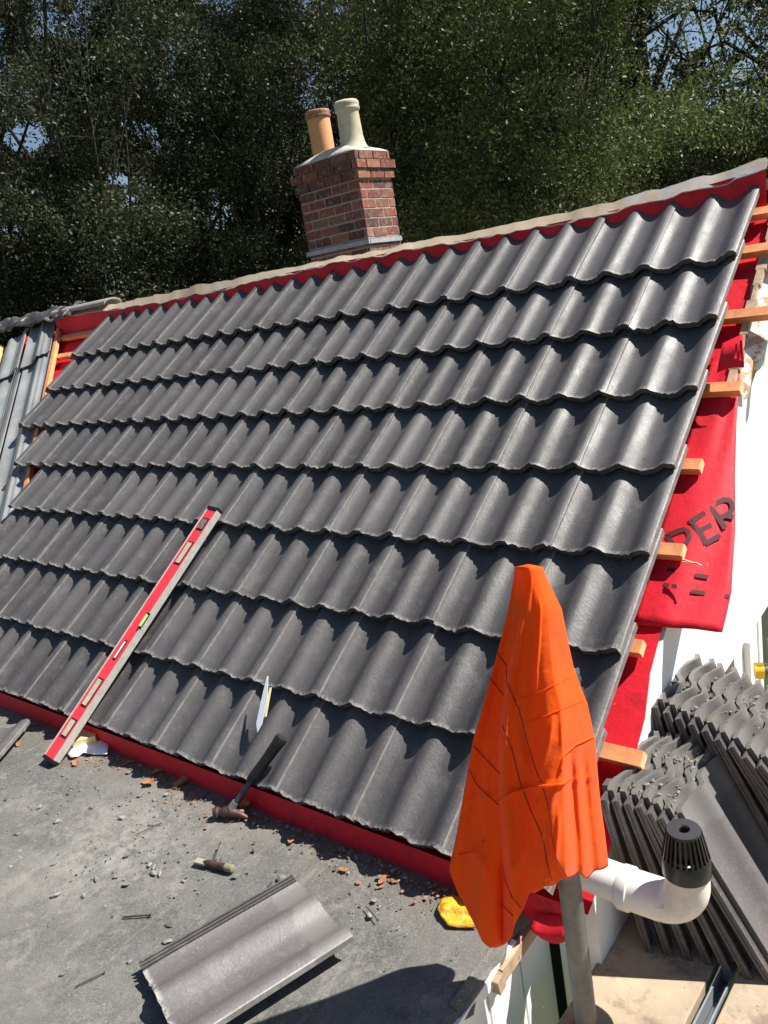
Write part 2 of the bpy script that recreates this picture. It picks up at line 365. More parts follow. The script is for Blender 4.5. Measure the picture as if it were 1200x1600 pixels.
# ------------------------------------------------------------------ the tile profile
AMP = 0.0145
def hprof(s):
    th = 4 * math.pi * (s - 0.43)
    return AMP * (np.cos(th) + 0.16 * np.cos(2 * th)) + 0.0065 * s
def tile_sheet(ns=31, ntt=9, s0=-0.05, L=0.42, rough=0.0):
    """top surface of one tile in local (s across, t up the slope, n out) metres; returns grids"""
    ss = np.linspace(s0, 1.0, ns); tt = np.linspace(0, L, ntt)
    T, Sx = np.meshgrid(tt, ss, indexing='ij')
    P = np.stack([Sx * CW, T, hprof(Sx)], -1)
    if rough:
        j = rng.normal(0, rough, ns); j2 = np.minimum(0, rng.normal(0, rough, ns)); P[0, :, 1] += j; P[0, :, 2] += j2 * 1.2
    return P, Sx, T
def tile_into(vs, fs, uvs, tints, frame, P, Sx, T, th, tint, ribs=False):
    """frame = (origin, s dir, t dir, n dir). adds top, underside, rims."""
    o, a, b, c = frame; m, n = P.shape[:2]
    top = P; bot = P.copy(); bot[..., 2] -= th
    bot[0, :, 1] += 0.002
    allp = np.concatenate([top.reshape(-1, 3), bot.reshape(-1, 3)])
    w = o + allp[:, :1] * a + allp[:, 1:2] * b + allp[:, 2:] * c
    base = len(vs); vs.extend(map(tuple, w)); K = m * n
    U = np.stack([Sx.reshape(-1), T.reshape(-1) / 0.42], 1)
    def face(idx, uvo=None):
        fs.append(tuple(base + i for i in idx)); tints.append(tint)
        for i in idx: uvs.append(tuple(U[i % K]))
    for i in range(m - 1):
        for j in range(n - 1):
            face((i * n + j, i * n + j + 1, (i + 1) * n + j + 1, (i + 1) * n + j))
            face((K + (i + 1) * n + j, K + (i + 1) * n + j + 1, K + i * n + j + 1, K + i * n + j))
    for j in range(n - 1):
        face((K + j, K + j + 1, j + 1, j)); k = (m - 1) * n; face((k + j, k + j + 1, K + k + j + 1, K + k + j))
    for i in range(m - 1):
        r = n - 1; face((i * n + r, K + i * n + r, K + (i + 1) * n + r, (i + 1) * n + r)); face((i * n, (i + 1) * n, K + (i + 1) * n, K + i * n))
def tile_mesh(name, vs, fs, uvs, tints, material):
    me = bpy.data.meshes.new(name); me.from_pydata(vs, [], fs); me.update()
    uv = me.uv_layers.new(name='UVMap'); uv.data.foreach_set('uv', np.array(uvs, np.float32).reshape(-1))
    at = me.attributes.new('tint', 'FLOAT', 'FACE'); at.data.foreach_set('value', np.array(tints, np.float32))
    bm = bmesh.new(); bm.from_mesh(me)
    for e in bm.edges: e.smooth = (len(e.link_faces) == 2 and e.calc_face_angle(0) < 0.7)
    for f in bm.faces: f.smooth = True
    bm.to_mesh(me); bm.free()
    me.materials.append(material); return me

# ------------------------------------------------------------------ HOUSE
house = empty('house', (-2.0, 1.0, -2.75))
tag(house, 'house under re-roofing with dark grey rolled tiles over red underlay and white gable', 'house')
# new tiling: eight courses, stepping back along the valley on the left
vs, fs, uvs, ti = [], [], [], []
ncol = {1: 14.35, 2: 14.3, 3: 14.25, 4: 13.2, 5: 12.15, 6: 12, 7: 12, 8: 12}
TILT = 0.034
for k in range(1, 9):
    v0 = (8 - k) * GA; n_ = int(math.ceil(ncol[k]))
    vj = rng.normal(0, 0.0015)
    for c in range(n_):
        P, Sx, T = tile_sheet(ntt=7, L=0.42, rough=0.0022)
        x0 = -(c + 1) * CW + rng.normal(0, 0.0012)
        if c == 0: x0 = -(c + 1) * CW
        b = UP * 1.0 - NRM * (TILT / GA); b = b / np.linalg.norm(b)
        cc = np.cross([1, 0, 0], b); rz = rng.normal(0, 0.003)
        a = np.array([1, 0, 0]) * math.cos(rz) + b * math.sin(rz); b2 = b * math.cos(rz) - np.array([1, 0, 0]) * math.sin(rz)
        o = rf(x0, v0 + vj + rng.normal(0, 0.0018), rng.normal(0, 0.001))
        if c == n_ - 1 and ncol[k] != n_:      # cut tile along the valley
            keep = 1 - (ncol[k] - int(ncol[k]))
            Sx = keep + (Sx + 0.05) / 1.05 * (1 - keep); P[..., 0] = Sx * CW; P[..., 2] = hprof(Sx)
        tile_into(vs, fs, uvs, ti, (o, a, b2, cc), P, Sx, T, 0.021, float(rng.uniform(0, 1) ** 2), )
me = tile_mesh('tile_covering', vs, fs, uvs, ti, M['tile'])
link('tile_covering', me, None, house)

# underlay on the slope, hanging at the eaves, up the ridge board
def sheet_roof(xs, vs_, h, wob=0.0):
    P = np.zeros((len(vs_), len(xs), 3))
    for i, v in enumerate(vs_):
        for j, x in enumerate(xs): P[i, j] = rf(x, v, h + (rng.normal(0, wob) if wob else 0))
    return P
ul = MB()
xs = np.linspace(-5.6, 0.05, 40)
vsr = np.linspace(0.0, 2.62, 22)
P = sheet_roof(xs, vsr, -0.103, 0.0)
for i, v in enumerate(vsr):          # right rim: 5 cm past the tiles, slightly ragged
    P[i, -1, 0] += 0.012 * math.sin(v * 5.1) + 0.006 * math.sin(v * 17); P[i, -1, 2] -= 0.006
    for j in range(39): P[i, j] += NRM * (-0.012 * (0.5 - 0.5 * math.cos(2 * math.pi * (v % 0.307) / 0.307)))
ul.grid(P)
xe = np.linspace(-5.6, 0.03, 120); Q = np.zeros((4, 120, 3))
for j, x in enumerate(xe):
    w1 = 0.004 * math.sin(x * 9) + 0.003 * math.sin(x * 23 + 1)
    w1 *= 0.3; Q[0, j] = (x, 0.014, -0.032); Q[1, j] = (x, 0.010 + w1, -0.06); Q[2, j] = (x, 0.008 + w1, -0.085); Q[3, j] = (x, 0.004 + w1, -0.104)
ul.grid(Q)
ul.build('underlay', M['red'], house, smooth=True)
# loose flap of underlay at the verge with its print
def flap_pt(px, py):
    P0 = onroof(px, py, -0.098)
    if P0[0] > 0.05:
        P1 = onroof(px, py, -0.098 - 0.30 * (P0[0] - 0.05)); return P1
    return P0
left = [(1112, 560), (1090, 640), (1062, 720), (1035, 810), (1010, 890), (985, 975)]
right = [(1161, 526), (1152, 640), (1148, 745), (1149, 830), (1143, 925), (1128, 987)]
rows = []
for i in range(26):
    f = i / 25 * 5; a = min(int(f), 4); u = f - a
    l = np.array(left[a]) * (1 - u) + np.array(left[a + 1]) * u; r = np.array(right[a]) * (1 - u) + np.array(right[a + 1]) * u
    row = []
    for j in range(14):
        q = l + (r - l) * j / 13; p = flap_pt(*q); p = p + NRM * (0.004 * math.sin(j * 0.9 + i * 0.5) * (j / 13)) ; row.append(p)
    rows.append(row)
fl = MB(); fl.slab(np.array(rows), -0.0015 * NRM)
flap = fl.build('underlay_flap', M['red'], house, smooth=True)
flap['label'] = 'loose red underlay flap with dark lettering'
# folded back corner at the top of the flap
fc = MB(); cp = [onroof(1120, 583, -0.05), onroof(1129, 537, -0.01), onroof(1161, 522, 0.03), onroof(1163, 575, -0.02)]
fc.slab(np.array([[cp[0] * (1 - u) + cp[3] * u + NRM * 0.01 * math.sin(u * 3) for u in np.linspace(0, 1, 6)], [cp[1] * (1 - u) + cp[2] * u for u in np.linspace(0, 1, 6)]]), 0.0015 * NRM)
fc.build('folded_corner', M['red'], flap, smooth=True)
# lettering on the flap, lying on the cloth: strokes given in the photo and dropped on the sheet
def stroke(pts, w, pr_):
    w = w * 1.25
    """flat band through photo points, on the flap"""
    pts = [np.array(p, float) for p in pts]
    L_, R_ = [], []
    for i, p in enumerate(pts):
        d = pts[min(i + 1, len(pts) - 1)] - pts[max(i - 1, 0)]; d /= np.linalg.norm(d); n = np.array([-d[1], d[0]])
        L_.append(flap_pt(*(p + n * w / 2)) + NRM * 0.0022); R_.append(flap_pt(*(p - n * w / 2)) + NRM * 0.0022)
    pr_.grid(np.array([R_, L_]))
def cz(x, y): return (960 + x / 3.2, 500 + y / 3.2)
ctrP = [cz(262, 1082), cz(315, 1058), cz(350, 1048), cz(372, 1062), cz(376, 1090), cz(360, 1118), cz(335, 1140)]
LET = [[([cz(262, 1080), cz(300, 1130)], 6), (ctrP, 6.2)],
       [([cz(380, 1005), cz(425, 1062), cz(463, 1122)], 7), ([cz(376, 1012), cz(455, 966)], 6.5), ([cz(422, 1060), cz(486, 1024)], 6), ([cz(458, 1120), cz(530, 1078)], 6.5)],
       [([cz(482, 938), cz(522, 992), cz(556, 1044)], 7), ([cz(478, 945), cz(515, 915), cz(548, 900), cz(575, 902), cz(590, 920), cz(592, 945), cz(575, 968), cz(545, 984), cz(520, 995)], 6.5), ([cz(556, 978), cz(598, 988)], 6.5)]]
for st_ in LET:
    pm = MB()
    for pts_, w_ in st_: stroke(pts_, w_, pm)
    pm.build('printed_letter', M['redp'], flap)
for (x, y, w) in [(155, 1302, 22), (405, 1278, 66), (545, 1295, 38), (246, 1325, 68), (384, 1358, 72), (527, 1378, 50), (265, 1248, 40)]:
    pm = MB(); stroke([cz(x, y), cz(x + w, y + w * 0.13)], 5, pm); pm.build('printed_dash', M['redp'], flap)

# battens: their ends stick out past the verge
HB = -0.078
btt = []
for px, py, xr in [(1180, 392, 0.36), (1165, 493, 0.36), (1158, 607, None), (1096, 729, None), (1068, 863, None), (1004, 1014, None), (1005, 1189, None), (0, 0, 0.04)]:
    if px == 0: btt.append((2.46, 0.04)); continue
    q = onroof(px, py, HB); v = q[1] * CP + q[2] * SP; btt.append((v, xr if xr else q[0]))
for v, xr in btt:
    b = MB(); xl = -5.038 + (2.669 - v) * 0.813 + 0.05; hh = HB
    b.box(rf((xr + xl) / 2, v, hh), np.array([(xr - xl) / 2, 0, 0]), UP * 0.021, NRM * 0.0135)
    bo = b.build('batten', M['batten'], house, bevel=0.0012)
    e = MB(); e.box(rf(xr + 0.0012, v, hh), np.array([0.0012, 0, 0]), UP * 0.0195, NRM * 0.012); e.build('sawn_end', M['batten_end'], bo)
# splinter on the fifth batten
sp = MB()
for a_, b_ in (((1066, 874), (1096, 883)), ((1066, 878), (1090, 880))):
    sp.bar(onroof(*a_, -0.06), onroof(*b_, -0.055), 0.004, 0.003)
sp.build('splinter', M['batten_end'], house)

# ridge: board faced with underlay, cream strip lapped over it
rb = MB(); xr_ = np.linspace(-4.93, 0.02, 60)
Q = np.zeros((4, 60, 3))
def zl(x): return 1.540 + 0.012 * math.sin(x * 2.3 + 0.4) + 0.045 * max(0, (x + 0.5)) * 2 * 0.5 + 0.012 * max(0, -x - 3)
def zu(x): return 1.578 + 0.010 * math.sin(x * 2.0 + 0.9) + 0.06 * max(0, (x + 0.5)) * 0.8 + 0.018 * max(0, -x - 3.1)
for j, x in enumerate(xr_):
    Q[0, j] = (x, 2.05, 1.44); Q[1, j] = (x, 2.058, 1.49); Q[2, j] = (x, 2.062, zl(x) - 0.01); Q[3, j] = (x, 2.064, zl(x) + 0.004)
rb.grid(Q)
rb.build('ridge_underlay', M['red'], house, smooth=True)
cs = MB(); xc = np.linspace(-4.93, 0.018, 150); Pg = np.zeros((9, 150, 3))
for j, x in enumerate(xc):
    w = 0.004 * math.sin(x * 11) + 0.003 * math.sin(x * 27 + 2)
    bumpy = 0.010 * max(0, math.sin(x * 3.7 + 1.0)) ** 6
    for i in range(9):
        t = i / 8; a = math.pi * (0.02 + 0.96 * t)
        z0, z1 = zl(x), zu(x)
        y = 2.057 + (0.05 * t / 0.375 if t < 0.375 else 0.05 + 0.16 * (t - 0.375)); arch = math.sin(a)
        zz = z0 - 0.004 * (math.sin(x * 31) > 0.3) + (z1 - z0) * min(1, t / 0.375) - max(0, t - 0.375) * 0.05
        Pg[i, j] = (x + (0.006 * math.sin(i * 1.3) if j in (0, 149) else 0), y - 0.004 * (1 - t) * math.sin(x * 17) - 0.004 * (math.sin(x * 43 + math.sin(x * 7) * 3) > 0.9), zz + w * (1 - t) + (0.003 if math.sin(x * 2.9) > 0 else 0) + bumpy * min(1, t / 0.375) * 0.6 + 0.002 * math.sin(x * 61 + i))
cs.slab(Pg, np.array([0, 0, -0.004])); cs.build('ridge_strip', M['cream'], house, auto=0.5)
# back slope so the roof is a solid
bs = MB(); bs.box((-2.45, 3.15, 0.73), (2.48, 0, 0), (0, 1.05, -0.79), (0, 0.015, 0.02)); bs.build('back_slope', M['darkfelt'], house)

# gable wall, white painted, with the windows below its head
gw = MB()
Lh = onroof(0, 0)[2] * 0
prof = [(-0.02, -2.75), (4.25, -2.75), (4.25, -0.06), (2.10, 1.46), (-0.02, -0.105)]
def prism(mb, pts, x0, x1):
    n = len(pts); v = [(x0, y, z) for y, z in pts] + [(x1, y, z) for y, z in pts]
    f = [tuple(range(n))[::-1], tuple(range(n, 2 * n))] + [(i, (i + 1) % n, n + (i + 1) % n, n + i) for i in range(n)]
    mb.add(v, f)
HY0, HZ = 1.03, -0.018     # opening: y from 1.03, top HZ, bottom -1.2
WT = lambda y: 0.7554 * y - 0.152
prism(gw, [(0.10, -2.75), (HY0, -2.75), (HY0, HZ), (HY0, WT(HY0)), (0.10, WT(0.10))], -0.06, 0.05)
prism(gw, [(HY0, HZ), (3.2, HZ), (3.2, 0.60), (2.08, 1.42), (HY0, WT(HY0) - 0.002)], -0.06, 0.0495)
prism(gw, [(3.2, -2.75), (4.25, -2.75), (4.25, -0.13), (3.2, 0.62)], -0.06, 0.05)
prism(gw, [(HY0, -2.75), (3.2, -2.75), (3.2, -1.25), (HY0, -1.25)], -0.06, 0.0495)
gw.build('gable_wall', M['white'], house)
# rest of the walls so it is a closed body
bw = MB(); bw.box((-2.5, 4.18, -1.45), (2.4, 0, 0), (0, 0.06, 0), (0, 0, 1.3)); bw.box((-4.95, 2.1, -1.0), (0.05, 0, 0), (0, 2.05, 0), (0, 0, 1.75)); bw.build('rear_wall', M['white'], house)
def yz(px, py, x=0.05): q = on(px, py, (1, 0, 0), x); return q[1], q[2]
# windows in the opening
for (y0, y1) in ((1.035, 1.36), (1.62, 3.19)):
    w = MB(); zb = -1.24
    w.box((0.012, (y0 + y1) / 2, (HZ + zb) / 2), (0.004, 0, 0), (0, (y1 - y0) / 2, 0), (0, 0, (HZ - zb) / 2 - 0.004))
    wo = w.build('window', M['glass'], house)
    f = MB()
    for yy, ww in ((y0 + 0.02, 0.02), (y1 - 0.03, 0.03)):
        f.box((0.028, yy, (HZ + zb) / 2), (0.016, 0, 0), (0, ww, 0), (0, 0, (HZ - zb) / 2 - 0.006))
    f.box((0.028, (y0 + y1) / 2, zb + 0.03), (0.015, 0, 0), (0, (y1 - y0) / 2 - 0.07, 0), (0, 0, 0.022))
    f.build('window_frame', M['boardw'], wo, bevel=0.002)
wp = MB(); wp.box((0.018, 1.49, -0.63), (0.02, 0, 0), (0, 0.125, 0), (0, 0, 0.608)); wp.box((0.05, 1.44, -0.63), (0.012, 0, 0), (0, 0.012, 0), (0, 0, 0.60)); wp.build('door_frame', M['boardw'], house, bevel=0.003)

# flaking barge board at the top of the verge and bare rafter edge
bb = MB()
bpts = []
n_ = 26
for side in (0, 1):
    pass
PB = np.zeros((n_, 7, 3))
for i in range(n_):
    v = 1.64 + (2.55 - 1.64) * i / (n_ - 1); e = 0.008 * math.sin(v * 31) + 0.005 * math.sin(v * 77)
    for j in range(7):
        t = j / 6; PB[i, j] = rf(0.060 + (0.075 * min(1, (v - 1.62) / 0.35) + 0.012) * t + (e if j == 6 else 0), v, -0.115 - 0.02 * t)
bb.slab(PB, np.array([0, 0, -0.05])); bb.build('barge_board', M['oldwood'], house)
rt = MB()
for i in range(12):
    v = 1.62 + i * 0.078; rt.box(rf(0.058, v + 0.04, -0.097), (0.012 + 0.006 * math.sin(i * 2.1), 0, 0), UP * 0.041, NRM * 0.01)
rt.build('rafter_edge', M['rawwood'], house)
# flat roof in front, felt covered, with a rolled kerb on its right edge
ZD = -0.10
dk = MB(); xg = np.concatenate([np.linspace(-6.5, -0.45, 90), np.linspace(-0.43, -0.085, 22)]); yg = np.linspace(-2.6, 0.03, 74)
D = np.zeros((len(yg), len(xg), 3))
for i, y in enumerate(yg):
    for j, x in enumerate(xg):
        z = ZD + 0.003 * math.sin(x * 2.1 + y * 3) + 0.0015 * math.sin(x * 9 - y * 7)
        t = (x + 0.30) / 0.2
        if t > 0: z += 0.0035 * math.sin(min(t, 1) * math.pi * 0.8) * 3 * (0.8 + 0.3 * math.sin(y * 13))
        if x > -0.10: z -= 0.010
        D[i, j] = (x + (0.006 * math.sin(y * 21) if x > -0.09 else 0), y, z)
dk.slab(D, np.array([0, 0, -0.02])); 
deck = dk.build('flat_roof', M['deck'], house, smooth=True)
# white boarded side of the flat roof
cl = MB(); y = -2.6; i = 0
while y < 0.09:
    w_ = 0.142; cl.box((-0.094, y + w_ / 2, -1.42), (0.008, 0, 0), (0, w_ / 2 - 0.0035, 0), (0, 0, 1.28)); y += w_; i += 1
cl.box((-0.115, -1.25, -1.42), (0.012, 0, 0), (0, 1.35, 0), (0, 0, 1.285))
cl.build('side_cladding', M['boardw'], house, bevel=0.0015)
dp = MB(); dp.box((-0.083, -1.3, -0.131), (0.006, 0, 0), (0, 1.24, 0), (0, 0, 0.016)); dp.build('edge_trim', M['boardw'], house)
tb = MB(); p0 = onz(800, 1512, -0.14); p1 = onz(848, 1425, -0.14)
tb.box((-0.074, -0.045, -0.140), (0.008, 0, 0), (0, 0.10, 0.0), (0, 0, 0.02)); tb.box((-0.072, -0.160, -0.143), (0.011, 0, 0), (0, 0.014, 0.003), (0, -0.003, 0.020))
tb.build('trim_block', M['rawwood'], house, bevel=0.002)
fd = MB(); FP = np.zeros((8, 10, 3))
for i in range(8):
    for j in range(10):
        t = i / 7; y = -0.30 + 0.33 * j / 9
        FP[i, j] = (-0.105 + (0.026 + 0.008 * math.sin(j * 1.7)) * t, y + 0.004 * math.sin(3 * t), ZD + 0.012 - (0.035 + 0.012 * math.sin(j * 2.1)) * t ** 2)
fd.slab(FP, np.array([-0.002, 0, -0.003])); fd.build('felt_turn_down', M['deck'], house, smooth=True)
# red felt tail at the corner by the pole
rt_ = MB(); RP = np.zeros((9, 8, 3)); 
for i in range(9):
    for j in range(8):
        t = i / 8; s = j / 7
        RP[i, j] = (-0.05 + 0.085 * s, 0.0 - 0.035 * math.sin(t * 2.4) + 0.01 * s, -0.075 - 0.050 * t * (1 - 0.5 * (2 * s - 1) ** 2) + 0.02 * s * (1 - t))
rt_.slab(RP, np.array([0, -0.0015, 0])); rt_.build('underlay_tail', M['red'], house, smooth=True)

# chimney beyond the ridge: brick by brick relief in the mesh
def brick_material():
    m = bpy.data.materials.new('chimney_brick'); m.use_nodes = True; t = m.node_tree; N = t.nodes; L = t.links
    p = N['Principled BSDF']; p.inputs['Roughness'].default_value = 0.85
    at = N.new('ShaderNodeAttribute'); at.attribute_name = 'tint'; cr = N.new('ShaderNodeValToRGB')
    els = [(0.0, (0.060, 0.030, 0.026)), (0.3, (0.16, 0.045, 0.030)), (0.6, (0.26, 0.070, 0.038)), (0.8, (0.15, 0.085, 0.058)), (1.0, (0.30, 0.11, 0.065))]
    cr.color_ramp.elements[0].color = (*els[0][1], 1); cr.color_ramp.elements[1].color = (*els[-1][1], 1)
    for q, c in els[1:-1]: e = cr.color_ramp.elements.new(q); e.color = (*c, 1)
    L.new(at.outputs['Fac'], cr.inputs[0])
    tc = N.new('ShaderNodeTexCoord'); n = N.new('ShaderNodeTexNoise'); n.inputs['Scale'].default_value = 30; n.inputs['Detail'].default_value = 5; L.new(tc.outputs['Object'], n.inputs['Vector'])
    mr = N.new('ShaderNodeMapRange'); mr.inputs[1].default_value = 0.5; mr.inputs[2].default_value = 0.75; mr.inputs[4].default_value = 0.6; L.new(n.outputs[0], mr.inputs[0])
    x = N.new('ShaderNodeMix'); x.data_type = 'RGBA'; L.new(mr.outputs[0], x.inputs[0]); L.new(cr.outputs[0], x.inputs[6]); x.inputs[7].default_value = (0.34, 0.27, 0.23, 1)
    L.new(x.outputs[2], p.inputs['Base Color'])
    b = N.new('ShaderNodeBump'); b.inputs['Distance'].default_value = 0.004; L.new(n.outputs[0], b.inputs['Height']); L.new(b.outputs[0], p.inputs['Normal'])
    return m
M['brick'] = brick_material()
M['mortar'] = mat('mortar', (0.36, 0.31, 0.26), 0.9, 0.2, 20)
CX, CY = -3.383, 4.0; CWID, CDEP = 0.655, 0.43
ch = MB(); ch.box((CX - CWID / 2, CY + CDEP / 2, 0.72), (CWID / 2 - 0.004, 0, 0), (0, CDEP / 2 - 0.004, 0), (0, 0, 1.70))
chim = ch.build('chimney', M['mortar'], house)
bk = MB(); tl = []
CH_ = 0.0735; z0 = 2.285 - CH_ * 16
def course(z, x0, x1, y0, y1, off, ln=0.168, hd=0.082, joint=0.013, h=CH_):
    for axis in (0, 1, 2, 3):
        a, b_ = (x0, x1) if axis in (0, 2) else (y0, y1)
        p = a - (ln + joint) * off
        while p < b_ - 0.012:
            q = min(p + ln, b_); pp = max(p, a)
            if q - pp > 0.014:
                mid = (pp + q) / 2; hw = (q - pp) / 2; d = 0.012; jj = random.uniform(-0.0015, 0.0015)
                if axis == 0: bk.box((mid, y0 + d + jj, z + h / 2 - joint / 2), (hw, 0, 0), (0, d, 0), (0, 0, h / 2 - joint / 2))
                elif axis == 2: bk.box((mid, y1 - d, z + h / 2 - joint / 2), (hw, 0, 0), (0, d, 0), (0, 0, h / 2 - joint / 2))
                elif axis == 1: bk.box((x1 - d + jj, mid, z + h / 2 - joint / 2), (d, 0, 0), (0, hw, 0), (0, 0, h / 2 - joint / 2))
                else: bk.box((x0 + d, mid, z + h / 2 - joint / 2), (d, 0, 0), (0, hw, 0), (0, 0, h / 2 - joint / 2))
                tl.extend([random.random()] * 6)
            p += ln + joint
zt = 2.243
for k in range(16): course(zt - CH_ * (k + 1), CX - CWID, CX, CY, CY + CDEP, 0.5 * (k % 2))
for k in range(1): course(zt + CH_ * k, CX - CWID - 0.018, CX + 0.02, CY - 0.02, CY + CDEP + 0.018, 0.5 * (k % 2) + 0.1)
course(zt + CH_ * 1, CX - CWID - 0.032, CX + 0.036, CY - 0.036, CY + CDEP + 0.034, 0.3)
course(zt + CH_ * 2, CX - CWID - 0.010, CX + 0.006, CY - 0.008, CY + CDEP + 0.008, 0.7)
me = bk.mesh('brickwork'); at_ = me.attributes.new('tint', 'FLOAT', 'FACE'); at_.data.foreach_set('value', np.array(tl, np.float32))
link('brickwork', me, M['brick'], chim)
fl_ = MB()
fl_.box((CX - CWID / 2, CY - 0.012, 1.765), (CWID / 2 + 0.018, 0, 0), (0, 0.010, 0), (0, 0, 0.018)); fl_.box((CX + 0.010, CY + CDEP / 2 - 0.003, 1.765), (0.011, 0, 0), (0, CDEP / 2 - 0.002, 0), (0, 0, 0.018))
fl_.build('lead_flashing', mat('grey_lead', (0.33, 0.34, 0.36), 0.6, 0.15, 20), chim)
cap = MB(); ztc = zt + CH_ * 3
cx0, cx1, cy0, cy1 = CX - CWID - 0.005, CX, CY - 0.002, CY + CDEP
gr = np.zeros((13, 17, 3))
for i in range(13):
    for j in range(17):
        u, v_ = j / 16, i / 12; e = min(u, 1 - u, v_, 1 - v_)
        gr[i, j] = (cx0 + (cx1 - cx0) * u, cy0 + (cy1 - cy0) * v_, ztc - 0.008 + 0.085 * min(1, e * 3.0) ** 0.8)
cap.slab(gr, np.array([0, 0, -0.012])); cap.build('mortar_crown', mat('pale_mortar', (0.52, 0.49, 0.40), 0.9, 0.12, 14, bump=0.004, bscale=40), chim, smooth=True)
M['terra'] = mat('orange_clay', (0.62, 0.30, 0.13), 0.75, 0.12, 8, stain=[((0.25, 0.10, 0.06), 12, 0.62, 0.75)])
M['buff'] = mat('buff_clay', (0.50, 0.44, 0.32), 0.8, 0.12, 10, stain=[((0.30, 0.27, 0.21), 14, 0.55, 0.7)])
M['burnt'] = mat('burnt_rim', (0.30, 0.15, 0.085), 0.8, 0.5, 30)
p = MB(); px_, py_ = CX - 0.49, CY + 0.215
p.lathe((px_, py_, ztc + 0.03), [(0.095, 0), (0.095, 0.305), (0.090, 0.322), (0.085, 0.322), (0.072, 0.31), (0.072, 0.0)])
pot = p.build('chimney_pot', M['terra'], chim, auto=0.6); pot['label'] = 'shorter orange clay pot with burnt rim'
q = MB(); q.lathe((px_, py_, ztc + 0.03), [(0.0955, 0.305), (0.104, 0.312), (0.107, 0.328), (0.100, 0.338), (0.107, 0.348), (0.103, 0.365), (0.085, 0.371), (0.073, 0.35), (0.073, 0.29)]); q.build('pot_rim', M['burnt'], pot, smooth=True)
p = MB(); px_ = CX - 0.175
p.lathe((px_, py_, ztc + 0.02), [(0.135, 0), (0.115, 0.025), (0.100, 0.065), (0.094, 0.11), (0.088, 0.28), (0.091, 0.292), (0.101, 0.300), (0.103, 0.318), (0.095, 0.327), (0.102, 0.338), (0.100, 0.358), (0.088, 0.372), (0.072, 0.36), (0.070, 0.1)])
pot = p.build('chimney_pot', M['buff'], chim, smooth=True); pot['label'] = 'taller buff clay pot flared into the mortar'

# ------------------------------------------------------------------ valley on the left: long weathered grey sheets
OV = onroof(91, 497, -0.04); dV = 0.63 * np.array([1, 0, 0]) - 0.775 * UP; eV = 0.775 * np.array([1, 0, 0]) + 0.63 * UP
def valley(name, a0, a1, p0, p1, h, ph, label=None, ragged=False):
    n = 30; P = np.zeros((14, n, 3))
    for i in range(14):
        for j in range(n):
            t = i / 13; s = j / (n - 1)
            k = 0.014 * math.cos(2 * math.pi * (s * 1.5 + ph)) + 0.006 * (1 if 0.60 < s < 0.66 or 0.75 < s < 0.80 else 0)
            al = a0 + (a1 - a0) * t + (0.012 * math.cos(2 * math.pi * (s * 1.5 + ph)) if i == 13 else 0) + (0.008 * math.sin(j * 2.3) if ragged and i == 0 else 0)
            P[i, j] = OV + dV * al + eV * (p0 + (p1 - p0) * s) + NRM * (h + k)
    b = MB(); b.slab(P, -0.008 * NRM); o = b.build(name, M['greysheet'], house, auto=0.8)
    if label: o['label'] = label
valley('valley_sheet', 0.30, 3.4, -0.265, -0.012, -0.005, 0.1)
valley('valley_sheet', 0.30, 3.4, -0.56, -0.285, 0.0, 0.55)
valley('valley_sheet', -0.06, 0.50, -0.262, -0.010, 0.022, 0.1, ragged=True)
valley('valley_sheet', -0.12, 0.46, -0.55, -0.295, 0.026, 0.55, ragged=True)
vb = MB(); vb.bar(OV + dV * -0.02 + eV * 0.018 - NRM * 0.015, OV + dV * 3.3 + eV * 0.018 - NRM * 0.015, 0.03, 0.03, up=NRM); vb.build('valley_batten', M['batten'], house)
# boarding of the next slope beyond, and the crumpled felt over its ridge
wy = MB(); W0 = OV + dV * -0.2 + eV * -0.60; W1 = OV + dV * 3.2 + eV * -0.60
wy.slab(np.array([[W0, W1], [W0 + np.array([-1.6, 0.0, 0.55]), W1 + np.array([-1.6, 0, 0.55])]]), np.array([0, 0, -0.02])); wy.build('plywood_slope', M['ply'], house)
cf = MB(); CFp = np.zeros((8, 26, 3))
for j in range(26):
    t = j / 25; a_ = on(-60 + 165 * t, 521 - 38 * t, (0, 1, 0), 2.02); 
    for i in range(8):
        s = i / 7; CFp[i, j] = a_ + np.array([0, 0.16 * s, -0.050 + 0.085 * math.sin(s * 2.0)]) + np.array([0, 0, 0.012 * math.sin(j * 1.1 + i) + 0.01 * math.sin(j * 2.7)])
cf.slab(CFp, np.array([0, 0, -0.004])); cf.build('crumpled_felt', M['darkfelt'], house, smooth=True)
# old ridge tile left at the end of the strip
og = MB(); xx = np.linspace(-4.97, -4.25, 10); G = np.zeros((12, 10, 3))
for j, x in enumerate(xx):
    for i in range(12):
        a_ = math.pi * (0.06 + 0.88 * i / 11); G[i, j] = (x, 2.13 - 0.075 * math.cos(a_), 1.600 + 0.040 * math.sin(a_) * 0.95)
og.slab(G, np.array([0, 0.0, -0.012])); o = og.build('ridge_tile', mat('pinkish_old_tile', (0.27, 0.24, 0.23), 0.7, 0.12, 6), house, auto=0.7)

